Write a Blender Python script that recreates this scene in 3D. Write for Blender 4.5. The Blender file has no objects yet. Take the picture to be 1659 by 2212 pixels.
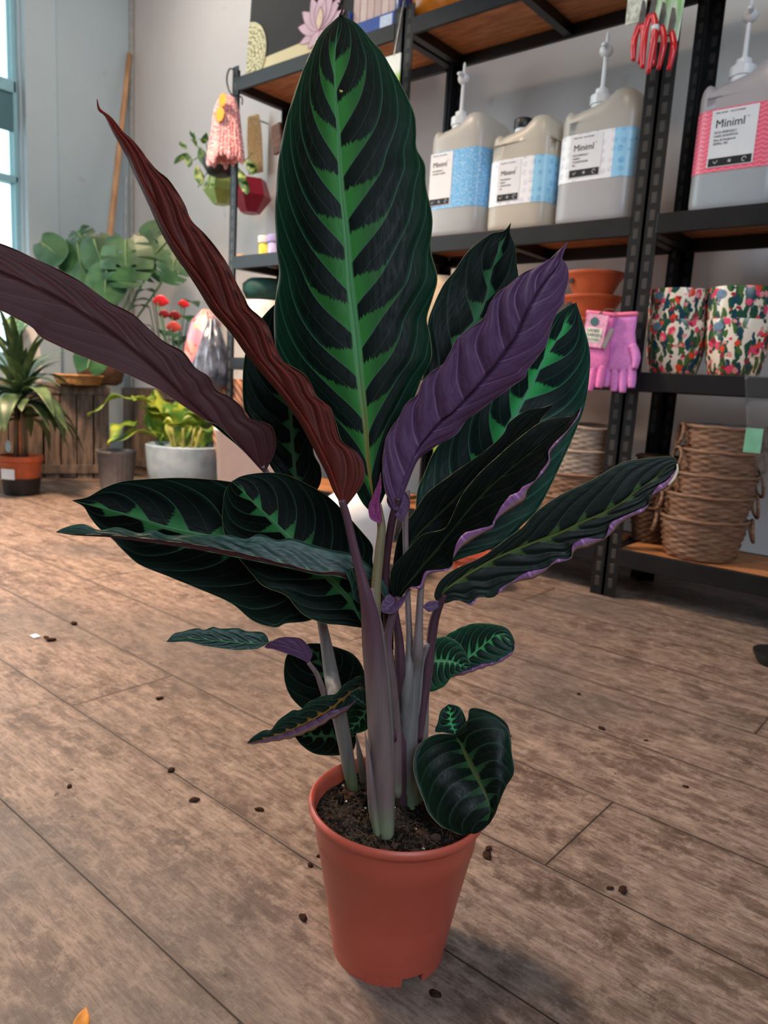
import bpy, bmesh, math, random
import numpy as np
from mathutils import Vector, Matrix, noise as mnoise
from math import pi, sin, cos, radians
random.seed(7)
S = bpy.context.scene
COL = S.collection

# ------------------------------------------------------------------ camera, world, lights, exposure
FPX, PX, PY, HCAM = 1600.0, 829.5, 1106.0, 0.65
M = np.array([[0.758, -0.155, -0.633], [0.650, 0.093, 0.755], [0.059, 0.983, -0.171]])
_q, _r = np.linalg.qr(M.T); _q = _q * np.sign(np.diag(_r)); M = _q.T
CAM = np.array([0, 0, HCAM])
cd = bpy.data.cameras.new('camera'); co = bpy.data.objects.new('camera', cd); COL.objects.link(co)
co.matrix_world = Matrix([[M[i][0], M[i][1], -M[i][2], CAM[i]] for i in range(3)] + [[0, 0, 0, 1]])
cd.sensor_width = 36; cd.sensor_height = 48; cd.sensor_fit = 'HORIZONTAL'; cd.lens = 36 * FPX / 1659.0
cd.clip_start = .02
cd.dof.use_dof = True; cd.dof.focus_distance = .78; cd.dof.aperture_fstop = 11
S.camera = co
S.view_settings.view_transform = 'Standard'; S.view_settings.look = 'None'
S.view_settings.exposure = 0.0; S.view_settings.gamma = 1; S.view_settings.use_curve_mapping = False
W = bpy.data.worlds.new('world'); S.world = W; W.use_nodes = True
W.node_tree.nodes['Background'].inputs[0].default_value = (.60, .68, .78, 1)
W.node_tree.nodes['Background'].inputs[1].default_value = .13

def area(name, loc, target, size, power, color, sy=None, spread=180):
    l = bpy.data.lights.new(name, 'AREA'); l.energy = power; l.color = color; l.size = size; l.spread = radians(spread)
    if sy: l.shape = 'RECTANGLE'; l.size_y = sy
    o = bpy.data.objects.new(name, l); COL.objects.link(o); o.location = loc
    o.rotation_euler = (Vector(target) - Vector(loc)).to_track_quat('-Z', 'Y').to_euler()
    return o
area('shopfront_daylight', (2.2, -1.2, 2.7), (-1.2, 1.9, 1.1), 2.2, 96, (.74, .87, 1.0), 1.8)
area('window_daylight', (-4.5, .3, 1.7), (-1.0, 1.0, .3), 1.6, 46, (.80, .93, 1.0), 1.8)
area('ceiling_lamp', (-2.9, .7, 3.1), (-2.8, .9, 0), .5, 118, (1.0, .70, .48), None, 108)
area('ceiling_lamp', (-1.0, .2, 3.1), (-1.0, .4, 0), .5, 24, (1.0, .76, .55))
area('ceiling_lamp', (-3.6, 1.9, 3.0), (-3.9, 2.8, 1.2), .5, 11, (1.0, .86, .74))

# ------------------------------------------------------------------ where pixels lie in the place
def ray(x, y): return M @ np.array([(x - PX) / FPX, -(y - PY) / FPX, 1.0])
def at(x, y, d): return CAM + ray(x, y) * d
def onz(x, y, z=0.0): r = ray(x, y); return CAM + r * (z - HCAM) / r[2]
def ony(x, y, Y): r = ray(x, y); return CAM + r * Y / r[1]
def onx(x, y, X): r = ray(x, y); return CAM + r * X / r[0]
def depth_z(x, y, z): r = ray(x, y); return (z - HCAM) / r[2]

# ------------------------------------------------------------------ materials
def srgb(r, g, b):
    f = lambda c: (c / 255 / 12.92) if c <= 10 else ((c / 255 + .055) / 1.055) ** 2.4
    return (f(r), f(g), f(b), 1)
class NT:
    def __init__(s, name):
        s.m = bpy.data.materials.new(name); s.m.use_nodes = True; s.t = s.m.node_tree
        s.b = s.t.nodes['Principled BSDF']; s.out = s.t.nodes['Material Output']
    def n(s, typ, **kw):
        nd = s.t.nodes.new(typ)
        for k, v in kw.items(): setattr(nd, k, v)
        return nd
    def lk(s, a, b): s.t.links.new(a, b)
    def math(s, op, a, b=None, c=None, clamp=False):
        nd = s.n('ShaderNodeMath', operation=op); nd.use_clamp = clamp
        for i, v in enumerate((a, b, c)):
            if v is None: continue
            if isinstance(v, (int, float)): nd.inputs[i].default_value = v
            else: s.lk(v, nd.inputs[i])
        return nd.outputs[0]
    def mix(s, f, a, b, blend='MIX'):
        nd = s.n('ShaderNodeMix', data_type='RGBA', blend_type=blend)
        for i, v in ((0, f), (6, a), (7, b)):
            if isinstance(v, (int, float, tuple)): nd.inputs[i].default_value = v
            else: s.lk(v, nd.inputs[i])
        return nd.outputs[2]
    def ss(s, x, a, b, o0=0.0, o1=1.0):
        nd = s.n('ShaderNodeMapRange', interpolation_type='SMOOTHSTEP')
        for i, v in enumerate((x, a, b, o0, o1)):
            if isinstance(v, (int, float)): nd.inputs[i].default_value = v
            else: s.lk(v, nd.inputs[i])
        return nd.outputs[0]
    def noise(s, vec, scale, detail=3, rough=.5):
        nd = s.n('ShaderNodeTexNoise'); nd.inputs['Scale'].default_value = scale
        nd.inputs['Detail'].default_value = detail; nd.inputs['Roughness'].default_value = rough
        if vec is not None: s.lk(vec, nd.inputs['Vector'])
        return nd.outputs['Fac']
    def vec(s, x, y, z=0.0):
        nd = s.n('ShaderNodeCombineXYZ')
        for i, v in enumerate((x, y, z)):
            if isinstance(v, (int, float)): nd.inputs[i].default_value = v
            else: s.lk(v, nd.inputs[i])
        return nd.outputs[0]
    def pos(s): return s.n('ShaderNodeNewGeometry').outputs['Position']
    def obj(s): return s.n('ShaderNodeTexCoord').outputs['Object']
    def mapped(s, v, sc):
        nd = s.n('ShaderNodeMapping'); nd.inputs['Scale'].default_value = sc; s.lk(v, nd.inputs[0]); return nd.outputs[0]
    def bump(s, h, strength=.3, dist=.002):
        nd = s.n('ShaderNodeBump'); nd.inputs['Strength'].default_value = strength; nd.inputs['Distance'].default_value = dist
        s.lk(h, nd.inputs['Height']); s.lk(nd.outputs[0], s.b.inputs['Normal'])
    def fin(s, col=None, rough=.5, spec=.5, metal=0, **kw):
        if col is not None:
            if isinstance(col, tuple): s.b.inputs['Base Color'].default_value = col
            else: s.lk(col, s.b.inputs['Base Color'])
        s.b.inputs['Roughness'].default_value = rough
        s.b.inputs['Specular IOR Level'].default_value = spec
        s.b.inputs['Metallic'].default_value = metal
        for k, v in kw.items(): s.b.inputs[k.replace('_', ' ')].default_value = v
        return s.m
_mc = {}
def plain(name, rgb, rough=.5, spec=.5, var=.12, scale=25, bump=0, **kw):
    if name in _mc: return _mc[name]
    t = NT(name); o = t.obj(); c = srgb(*rgb)
    f = t.noise(o, scale, 4)
    col = t.mix(t.ss(f, .3, .7), tuple(x * (1 - var) for x in c[:3]) + (1,), tuple(min(1, x * (1 + var)) for x in c[:3]) + (1,))
    if bump: t.bump(t.noise(o, scale * 3, 3), bump)
    _mc[name] = t.fin(col, rough, spec, **kw); return _mc[name]
def translucent(m, color, amt):
    t = m.node_tree; b = t.nodes['Principled BSDF']; out = t.nodes['Material Output']
    tr = t.nodes.new('ShaderNodeBsdfTranslucent'); mx = t.nodes.new('ShaderNodeMixShader')
    tr.inputs[0].default_value = color; mx.inputs[0].default_value = amt
    t.links.new(b.outputs[0], mx.inputs[1]); t.links.new(tr.outputs[0], mx.inputs[2]); t.links.new(mx.outputs[0], out.inputs[0]); return m

# ------------------------------------------------------------------ mesh helpers
def link(name, me, mats, parent=None, smooth=True):
    if not isinstance(mats, (list, tuple)): mats = [mats]
    for m in mats: me.materials.append(m)
    if smooth:
        for p in me.polygons: p.use_smooth = True
    o = bpy.data.objects.new(name, me); COL.objects.link(o)
    if parent is not None: o.parent = parent
    return o
def obj(name, bm, mats, parent=None, smooth=False, auto=None):
    me = bpy.data.meshes.new(name); bmesh.ops.recalc_face_normals(bm, faces=bm.faces); bm.to_mesh(me); bm.free()
    o = link(name, me, mats, parent, smooth or auto is not None)
    if auto is not None: me.set_sharp_from_angle(angle=radians(auto))
    return o
def thing(name, label, cat, loc=(0, 0, 0), rotz=0, group=None):
    o = bpy.data.objects.new(name, None); COL.objects.link(o); o.location = tuple(loc); o.rotation_euler = (0, 0, rotz)
    o.empty_display_size = .05
    return tag(o, label, cat, group)
def tag(o, label, cat, group=None, kind=None):
    o['label'] = label; o['category'] = cat
    if group: o['group'] = group
    if kind: o['kind'] = kind
    return o
def struct(name, bm, m, **kw): o = obj(name, bm, m, **kw); o['kind'] = 'structure'; return o
def box(bm, x0, x1, y0, y1, z0, z1, bev=0, mi=0, seg=2):
    r = bmesh.ops.create_cube(bm, size=1); vs = r['verts']
    for v in vs:
        v.co = Vector(((x0 + x1) / 2 + v.co.x * (x1 - x0), (y0 + y1) / 2 + v.co.y * (y1 - y0), (z0 + z1) / 2 + v.co.z * (z1 - z0)))
    fs = list({f for v in vs for f in v.link_faces})
    for f in fs: f.material_index = mi
    if bev:
        es = list({e for v in vs for e in v.link_edges})
        bmesh.ops.bevel(bm, geom=es, offset=bev, segments=seg, affect='EDGES', profile=.5)
    return vs
def lathe(bm, prof, seg=32, cx=0, cy=0, mi=0, cap0=True, cap1=True, sx=1, sy=1, wob=None):
    rings = []
    for (r, z) in prof:
        ring = []
        for i in range(seg):
            a = 2 * pi * i / seg; rr = r + (wob(a, z) if wob else 0)
            ring.append(bm.verts.new((cx + rr * cos(a) * sx, cy + rr * sin(a) * sy, z)))
        rings.append(ring)
    for k in range(len(rings) - 1):
        for i in range(seg):
            f = bm.faces.new((rings[k][i], rings[k][(i + 1) % seg], rings[k + 1][(i + 1) % seg], rings[k + 1][i])); f.material_index = mi
    if cap0: bm.faces.new(rings[0][::-1]).material_index = mi
    if cap1: bm.faces.new(rings[-1]).material_index = mi
    return rings
def catmull(pts, sub=8):
    P = [np.array(p, float) for p in pts]
    if len(P) == 2: return [P[0] * (1 - k / sub) + P[1] * k / sub for k in range(sub + 1)]
    out = []
    for i in range(len(P) - 1):
        p1, p2 = P[i], P[i + 1]
        p0 = P[i - 1] if i > 0 else 2 * p1 - p2
        p3 = P[i + 2] if i + 2 < len(P) else 2 * p2 - p1
        for k in range(sub):
            t = k / sub
            out.append(.5 * ((2 * p1) + (-p0 + p2) * t + (2 * p0 - 5 * p1 + 4 * p2 - p3) * t * t + (-p0 + 3 * p1 - 3 * p2 + p3) * t ** 3))
    out.append(P[-1]); return out
def resample(pts, n, nd=2):
    P = np.array(pts); d = np.r_[0, np.cumsum(np.linalg.norm(np.diff(P[:, :nd], axis=0), axis=1))]
    if d[-1] == 0: return np.repeat(P[:1], n, 0)
    q = np.linspace(0, d[-1], n); return np.stack([np.interp(q, d, P[:, k]) for k in range(P.shape[1])], 1)
def tube(bm, pts, rad, seg=10, mi=0, flat=1.0, smooth_path=True, sub=6, cap=True):
    """pts 3D; rad scalar or list"""
    n0 = len(pts); rad = [rad] * n0 if isinstance(rad, (int, float)) else list(rad)
    pr = [tuple(p) + (r,) for p, r in zip(pts, rad)]
    pr = catmull(pr, sub) if smooth_path else [np.array(p) for p in pr]
    P = [Vector(p[:3]) for p in pr]; R = [max(1e-5, p[3]) for p in pr]
    rings = []; up = Vector((0, 0, 1)); prev = None
    for i, p in enumerate(P):
        t = (P[min(i + 1, len(P) - 1)] - P[max(i - 1, 0)])
        t = t.normalized() if t.length > 1e-9 else Vector((0, 0, 1))
        if prev is None:
            a = t.cross(up)
            if a.length < .05: a = t.cross(Vector((1, 0, 0)))
        else: a = prev - t * prev.dot(t)
        a.normalize(); prev = a; b = t.cross(a)
        rings.append([bm.verts.new(p + a * (cos(2 * pi * k / seg) * R[i]) + b * (sin(2 * pi * k / seg) * R[i] * flat)) for k in range(seg)])
    for k in range(len(rings) - 1):
        for i in range(seg):
            bm.faces.new((rings[k][i], rings[k][(i + 1) % seg], rings[k + 1][(i + 1) % seg], rings[k + 1][i])).material_index = mi
    if cap: bm.faces.new(rings[0][::-1]).material_index = mi; bm.faces.new(rings[-1]).material_index = mi
    return rings
def text(s, size, m, parent, mat4, name='lettering', ext=.0003, align='LEFT', sx=1.0):
    cu = bpy.data.curves.new('t', 'FONT'); cu.body = s; cu.size = size; cu.extrude = ext; cu.align_x = align
    o = bpy.data.objects.new('t', cu); COL.objects.link(o); bpy.context.view_layer.update()
    me = bpy.data.meshes.new_from_object(o.evaluated_get(bpy.context.evaluated_depsgraph_get()))
    bpy.data.objects.remove(o)
    me.transform(mat4 @ Matrix.Diagonal((sx, 1, 1, 1)))
    me.materials.clear(); return link(name, me, m, parent, False)
FACE = Matrix.Rotation(pi / 2, 4, 'X')      # upright, read from -y

# ------------------------------------------------------------------ setting materials
def floor_mat():
    t = NT('worn_wood_planks'); p = t.pos(); s = t.n('ShaderNodeSeparateXYZ'); t.lk(p, s.inputs[0]); x, y = s.outputs[0], s.outputs[1]
    r = t.math('DIVIDE', t.math('SUBTRACT', y, .4275), .2275); row = t.math('FLOOR', r); fy = t.math('FRACT', r)
    u = t.math('DIVIDE', t.math('SUBTRACT', x, t.math('ADD', t.math('MULTIPLY', row, .9), -2.208)), 2.6); fx = t.math('FRACT', u)
    dy = t.math('MINIMUM', fy, t.math('SUBTRACT', 1.0, fy)); dx = t.math('MULTIPLY', t.math('MINIMUM', fx, t.math('SUBTRACT', 1.0, fx)), 11.4)
    seam = t.ss(t.math('MINIMUM', dy, dx), .002, .009, 1, 0)
    wn = t.n('ShaderNodeTexWhiteNoise', noise_dimensions='2D'); t.lk(t.vec(row, t.math('FLOOR', u)), wn.inputs['Vector'])
    off = wn.outputs['Value']
    g = t.vec(t.math('ADD', t.math('MULTIPLY', x, 3.2), t.math('MULTIPLY', off, 30)), t.math('MULTIPLY', y, 14), off)
    grain = t.noise(g, 4.0, 10, .78)
    fine = t.noise(t.vec(t.math('MULTIPLY', x, 16), t.math('MULTIPLY', y, 120), off), 2.0, 6, .75)
    blot = t.noise(t.vec(t.math('MULTIPLY', x, .8), t.math('MULTIPLY', y, 1.6), off), 7.0, 8, .72)
    blot2 = t.noise(p, 34.0, 8, .78)
    c = t.mix(t.ss(grain, .36, .64), srgb(98, 80, 71), srgb(146, 126, 113))
    c = t.mix(t.math('MULTIPLY', t.ss(fine, .47, .62), .5), c, srgb(66, 52, 45))
    c = t.mix(t.math('MULTIPLY', t.ss(blot, .50, .60), .62), c, srgb(68, 50, 41))
    c = t.mix(t.math('MULTIPLY', t.ss(blot2, .48, .66), .45), c, srgb(172, 152, 138))
    c = t.mix(t.math('MULTIPLY', t.math('MULTIPLY', t.ss(t.noise(p, 15.0, 7, .8), .52, .62), t.ss(t.noise(p, 3.3, 3), .40, .56)), .5), c, srgb(56, 38, 30))
    c = t.mix(t.math('MULTIPLY', t.ss(t.noise(p, 1.7, 2), .46, .7), .55), c, srgb(84, 79, 77))
    spots = t.math('MULTIPLY', t.ss(t.noise(p, 38.0, 3, .6), .68, .74), t.ss(t.noise(p, 3.0, 2), .42, .6))
    c = t.mix(t.math('MULTIPLY', spots, .85), c, srgb(40, 27, 22))
    c = t.mix(t.math('MULTIPLY', t.ss(t.math('MINIMUM', dy, dx), .003, .05, 1, 0), .3), c, srgb(62, 46, 38))
    c = t.mix(t.math('MULTIPLY', seam, .95), c, srgb(36, 26, 22))
    t.lk(t.ss(grain, .2, .8, .50, .66), t.b.inputs['Roughness'])
    t.bump(t.math('SUBTRACT', t.math('ADD', fine, grain), t.math('MULTIPLY', seam, 3.0)), .35, .001)
    m = t.fin(c, .55, .35); t.lk(t.ss(grain, .2, .8, .46, .64), t.b.inputs['Roughness']); return m
def wall_mat(name, rgb):
    t = NT(name); p = t.pos(); c = srgb(*rgb)
    f = t.noise(p, 1.6, 4); col = t.mix(t.ss(f, .3, .7), tuple(v * .93 for v in c[:3]) + (1,), c)
    col = t.mix(t.math('MULTIPLY', t.ss(t.noise(p, 9, 5), .66, .74), .25), col, srgb(140, 136, 130))
    t.bump(t.noise(p, 60, 3), .15); return t.fin(col, .8, .25)
MFLOOR = floor_mat(); MWALL = wall_mat('painted_wall', (212, 206, 203)); MWALL2 = wall_mat('painted_wall_daylight_tint', (186, 200, 206))  # side wall: the cool cast of daylight is put into its colour
BLACK = plain('black_powder_coated_steel', (17, 18, 20), .42, .5, .2, 30)
BLACKD = plain('scuffed_black_steel', (19, 19, 22), .45, .3, .3, 14)
BOARD = None
def wood_mat(name, a, b, sc=(3, 30, 30), rough=.55):
    if name in _mc: return _mc[name]
    t = NT(name); v = t.mapped(t.obj(), sc); f = t.noise(v, 2.2, 6, .65)
    t.bump(f, .3); _mc[name] = t.fin(t.mix(t.ss(f, .3, .7), srgb(*a), srgb(*b)), rough, .3); return _mc[name]
BOARD = wood_mat('warm_particle_board', (140, 88, 52), (190, 130, 84), (4, 18, 18))
CRATE = wood_mat('weathered_crate_wood', (70, 58, 50), (128, 110, 96), (20, 20, 3))
BAMBOO = wood_mat('bamboo_pole', (176, 128, 92), (206, 160, 120), (10, 10, 2))
WHITEP = plain('white_plastic', (222, 226, 230), .35, .5, .03)
TERRA = plain('terracotta_plastic', (176, 84, 62), .42, .45, .04, 6)
SOIL = plain('dark_potting_soil', (34, 26, 22), .95, .15, .6, 120, .8)

# ------------------------------------------------------------------ setting geometry
WY, WX = 2.85, -4.75
def plane_grid(name, co4, m):
    bm = bmesh.new(); bm.faces.new([bm.verts.new(c) for c in co4]); return struct(name, bm, m)
bm = bmesh.new(); box(bm, WX - .15, 3.2, -3.0, WY + .12, -.08, 0); struct('floor', bm, MFLOOR)
bm = bmesh.new(); box(bm, WX - .15, 3.2, WY, WY + .12, 0, 3.4); struct('wall_back', bm, MWALL)
wy1 = onx(45, 300, WX)[1]
bm = bmesh.new(); box(bm, WX - .15, WX, wy1, WY, 0, 3.4); struct('wall_left', bm, MWALL2)
yr = onx(125, 300, WX + .05)[1]
bm = bmesh.new(); box(bm, WX, WX + .05, wy1 + .01, yr, 0, 3.4, .004); struct('trim_1', bm, MWALL2)
bm = bmesh.new(); box(bm, WX - .15, WX, -1.2, wy1, 0, .62); struct('wall_left_sill', bm, MWALL2)
bm = bmesh.new(); box(bm, -3.32, -2.98, WY - .05, WY, 0, 3.4, .004); struct('trim_2', bm, MWALL)   # shallow boxed-in pier
# window: frame, sash bars, glass, blind; the bright street outside
wbm = bmesh.new(); FR = plain('pale_window_frame', (150, 196, 206), .5, .4, .04)
for (a, b, c, d) in ((wy1 - .02, wy1 + .01, .62, 3.4), (-1.2, -1.13, .62, 3.4), (-1.2, wy1, .62, .70), (-1.2, wy1, 1.70, 1.74), (-1.2, wy1, 2.20, 2.27), (.9, .96, .62, 3.4)):
    box(wbm, WX - .12, WX - .04, a, b, c, d, .005)
win = struct('window_1', wbm, FR)
gl = NT('window_glass'); gl.fin((.95, 1, 1, 1), .02, .5); gl.b.inputs['Transmission Weight'].default_value = 1; gl.b.inputs['IOR'].default_value = 1.05
bm = bmesh.new(); box(bm, WX - .085, WX - .08, -1.13, wy1 - .02, .7, 3.4); g = struct('pane', bm, gl.m, parent=win)
bm = bmesh.new()
box(bm, WX - .075, WX - .055, -1.1, wy1 - .005, 1.99, 2.20, .004)
bl = NT('grey_roller_blind'); bl.fin(srgb(92, 128, 136), .8, .2); struct('blind', bm, bl.m, parent=win)
em = NT('overcast_sky_glow'); em.fin((0, 0, 0, 1), 1, 0); em.b.inputs['Emission Color'].default_value = (.75, .95, 1, 1); em.b.inputs['Emission Strength'].default_value = 2.2
bm = bmesh.new(); box(bm, WX - 2.6, WX - 2.5, -4, 8, -1, 6); tag(obj('overcast_sky', bm, em.m), 'bright white overcast daylight outside the window', 'sky', kind='structure')

# ------------------------------------------------------------------ shelving racks
LEVELS = (1.98, 1.197, .728, .164)
YF, YB = 2.297, 2.64
def rack(x0, x1, label, blue=False):
    t = thing('shelving_rack', label, 'shelving', ((x0 + x1) / 2, (YF + YB) / 2, 0), 0, 'black steel shop racks'); ox, oy = (x0 + x1) / 2, (YF + YB) / 2
    for xs in (0, 1):
        for ys in (0, 1):
            bm = bmesh.new(); xa = x0 if xs == 0 else x1 - .042; ya = YF if ys == 0 else YB - .042; z1 = 2.03
            # L-angle: two flanges with keyhole slots raised along them
            fy = ya if ys == 0 else ya + .039; fx = xa if xs == 0 else xa + .039
            box(bm, xa - ox, xa + .042 - ox, fy - oy, fy + .003 - oy, 0, z1)
            box(bm, fx - ox, fx + .003 - ox, ya - oy, ya + .042 - oy, 0, z1)
            p = obj('upright_post', bm, BLACKD, t)
            bm = bmesh.new()
            for k in range(40):
                z = .03 + k * .05; sg = -1 if ys == 0 else 1
                box(bm, xa + .013 - ox, xa + .029 - ox, fy - .0008 - oy, fy + .0038 - oy, z, z + .032, .001, 0, 1)
            obj('keyhole_slot', bm, plain('slot_steel', (46, 42, 39), .5, .5, .3, 20), p)
    for z in LEVELS:
        bm = bmesh.new(); box(bm, x0 + .03 - ox, x1 - .03 - ox, YF + .012 - oy, YB - .012 - oy, z - .012, z)
        obj('shelf_board', bm, BOARD, t)
        for ya, yb in ((YF - .002, YF + .012), (YB - .012, YB + .002)):
            bm = bmesh.new(); box(bm, x0 + .038 - ox, x1 - .038 - ox, ya - oy, yb - oy, z - .056, z + .002, .002); obj('shelf_beam', bm, BLACKD if ya < 2.5 else BLACK, t)
        for xa in (x0 + .003, (x0 + x1) / 2 - .015, x1 - .033):
            bm = bmesh.new(); box(bm, xa - ox, xa + .03 - ox, YF + .013 - oy, YB - .013 - oy, z - .05, z - .013); obj('cross_bar', bm, BLACK, t)
    return t
rack(-2.985, -1.975, 'black steel shelving rack, leftmost of the three, its far post against the wall')
rack(-1.965, -.966, 'black steel shelving rack in the middle, holding the three blue-labelled cans')
rack(-.962, .04, 'black steel shelving rack at the right edge with floral pots and baskets')

# ------------------------------------------------------------------ leaf blades traced in the place
def vein_g(s): return .055 * s ** .55 + .10 * s + .15 * s ** 3.5
def blade(name, mats, left, mid, right, dm, dl=0., dr=0., N=9, parent=None, org=(0, 0, 0), flip=False, amp=.0012, nt=72, ns=15,
          curl=None, bulge=0., thick=.0005, gscale=1.0, ph=0.0, ripple_s=.6):
    """left/mid/right: outlines base -> tip in the picture frame, dm: distance along the blade, dl/dr: edge distance offsets.
    curl: dict side -> list of widths of the turned-over margin."""
    n = nt
    L, Mi, R = [resample(catmull(p, 8), n) for p in (left, mid, right)]
    T = np.linspace(0, 1, n)
    D = np.interp(T, np.linspace(0, 1, len(dm)), dm)
    k = np.array([.25, .5, .25])
    for _ in range(8): D[1:-1] = .25 * D[:-2] + .5 * D[1:-1] + .25 * D[2:]
    def prof(v):
        if isinstance(v, (int, float)): return v * np.sin(pi * T) ** .7
        return np.interp(T, np.linspace(0, 1, len(v)), v)
    dL, dR = prof(dl), prof(dr)
    sv = (np.arange(1, ns + 1) / ns) ** 1.25
    cols = []                                      # (list of 3D pts, s signed, phase)
    def col(E, dE, s, side, q=None, w=None):
        pts = []
        for i in range(n):
            b = Mi[i]; e = E[i]; x, y = b + (e - b) * s; d = D[i] + dE[i] * s + bulge * 4 * s * (1 - s) * sin(pi * T[i])
            if q is not None and w[i] > 0:
                v = b - e; ln = np.linalg.norm(v) + 1e-6; x, y = np.array([x, y]) + v / ln * min(w[i], ln * .9) * q; d = d - .0035 * sin(pi * min(1, q * .8)) - .0008
            pts.append(at(x, y, d))
        return pts
    def phase(s, side): return [(T[i] - gscale * vein_g(s)) * N + ph + (.37 if side > 0 else 0) for i in range(n)]
    left_cols = []; right_cols = []
    for side, E, dE, lst in ((-1, L, dL, left_cols), (1, R, dR, right_cols)):
        for s in sv: lst.append((col(E, dE, s, side), side * s, phase(s, side)))
        if curl and side in curl:
            w = np.interp(T, np.linspace(0, 1, len(curl[side])), curl[side])
            w = w * (1 + .15 * np.sin(T * 23 + side))
            for q in (.25, .5, .75, 1.0): lst.append((col(E, dE, 1.0, side, q, w), side * (1 - .02 * q), phase(1.0, side)))
    cols = left_cols[::-1] + [(col(L, dL, 0.0, 1), 0.0, phase(0.0, 1))] + right_cols
    P = np.array([c[0] for c in cols])             # cols x n x 3
    C = len(cols); mc = len(left_cols)
    Sg = np.array([c[1] for c in cols]); Ph = np.array([c[2] for c in cols])
    def normals(P):
        du = np.gradient(P, axis=0); dv = np.gradient(P, axis=1); nn = np.cross(du, dv); ln = np.linalg.norm(nn, axis=2, keepdims=True); return nn / np.maximum(ln, 1e-12)
    Nn = normals(P)
    amp_t = np.sin(pi * T) ** .5
    ampc = np.where(Sg < 0, amp[0], amp[1])[:, None] if isinstance(amp, tuple) else amp
    amp = max(amp) if isinstance(amp, tuple) else amp
    off = ampc * (1.6 * np.abs(np.sin(pi * Ph)) - 1) * (np.abs(Sg)[:, None] ** ripple_s) * (1 - .45 * np.abs(Sg)[:, None] ** 4) * amp_t[None, :]
    off -= amp * 1.0 * np.exp(-(Sg[:, None] / .05) ** 2) * amp_t[None, :]
    P = P + Nn * off[..., None]
    Nn = normals(P)
    # which grid side looks at the camera
    ctr = P[C // 2 - 3:C // 2 + 4].reshape(-1, 3) - CAM
    w = np.einsum('ijk,ijk->ij', P - CAM, Nn)[max(0, mc - 9):mc + 10]
    front = -np.sign(np.median(w)) or 1.0
    topside = front * (-1 if flip else 1)          # flip: the underside looks at the camera
    o = np.array(org); th = thick / 2
    Pt = P + Nn * topside * th - o; Pb = P - Nn * topside * th - o
    verts = np.concatenate([Pt.reshape(-1, 3), Pb.reshape(-1, 3)]); K = C * n
    faces = []; mi = []; ids = lambda c, i: c * n + i
    for c in range(C - 1):
        for i in range(n - 1):
            a, b, d, e = ids(c, i), ids(c + 1, i), ids(c + 1, i + 1), ids(c, i + 1)
            q = (a, b, d, e) if topside > 0 else (e, d, b, a)
            faces.append(q); mi.append(0); faces.append(tuple(K + v for v in q[::-1])); mi.append(1)
    bd = [ids(0, i) for i in range(n)] + [ids(c, n - 1) for c in range(1, C)] + [ids(C - 1, i) for i in range(n - 2, -1, -1)] + [ids(c, 0) for c in range(C - 2, 0, -1)]
    for j in range(len(bd)):
        a, b = bd[j], bd[(j + 1) % len(bd)]; faces.append((a, b, K + b, K + a)); mi.append(2 if len(mats) > 2 else 0)
    me = bpy.data.meshes.new(name); me.from_pydata([tuple(v) for v in verts], [], faces)
    me.polygons.foreach_set('material_index', mi)
    vi = np.empty(len(me.loops), int); me.loops.foreach_get('vertex_index', vi)
    for nm, A, B in (('pattern', Ph, np.repeat(Sg[:, None], n, 1)), ('along', np.repeat(T[None, :], C, 0), np.repeat(Sg[:, None], n, 1))):
        uv = me.uv_layers.new(name=nm); a = np.concatenate([A.reshape(-1)] * 2); b = np.concatenate([B.reshape(-1)] * 2)
        uv.data.foreach_set('uv', np.stack([a[vi], b[vi]], 1).astype(np.float32).ravel())
    me.update(); ob = link(name, me, mats, parent, True)
    return ob
def px_tube(name, m, pts, parent, org, seg=14, flat=1.0):
    """pts: (x, y, distance, radius in picture units)"""
    bm = bmesh.new(); P = [at(x, y, d) - np.array(org) for x, y, d, r in pts]; R = [r * d / FPX for x, y, d, r in pts]
    tube(bm, P, R, seg, flat=flat, sub=8); return obj(name, bm, m, parent, True)

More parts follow.
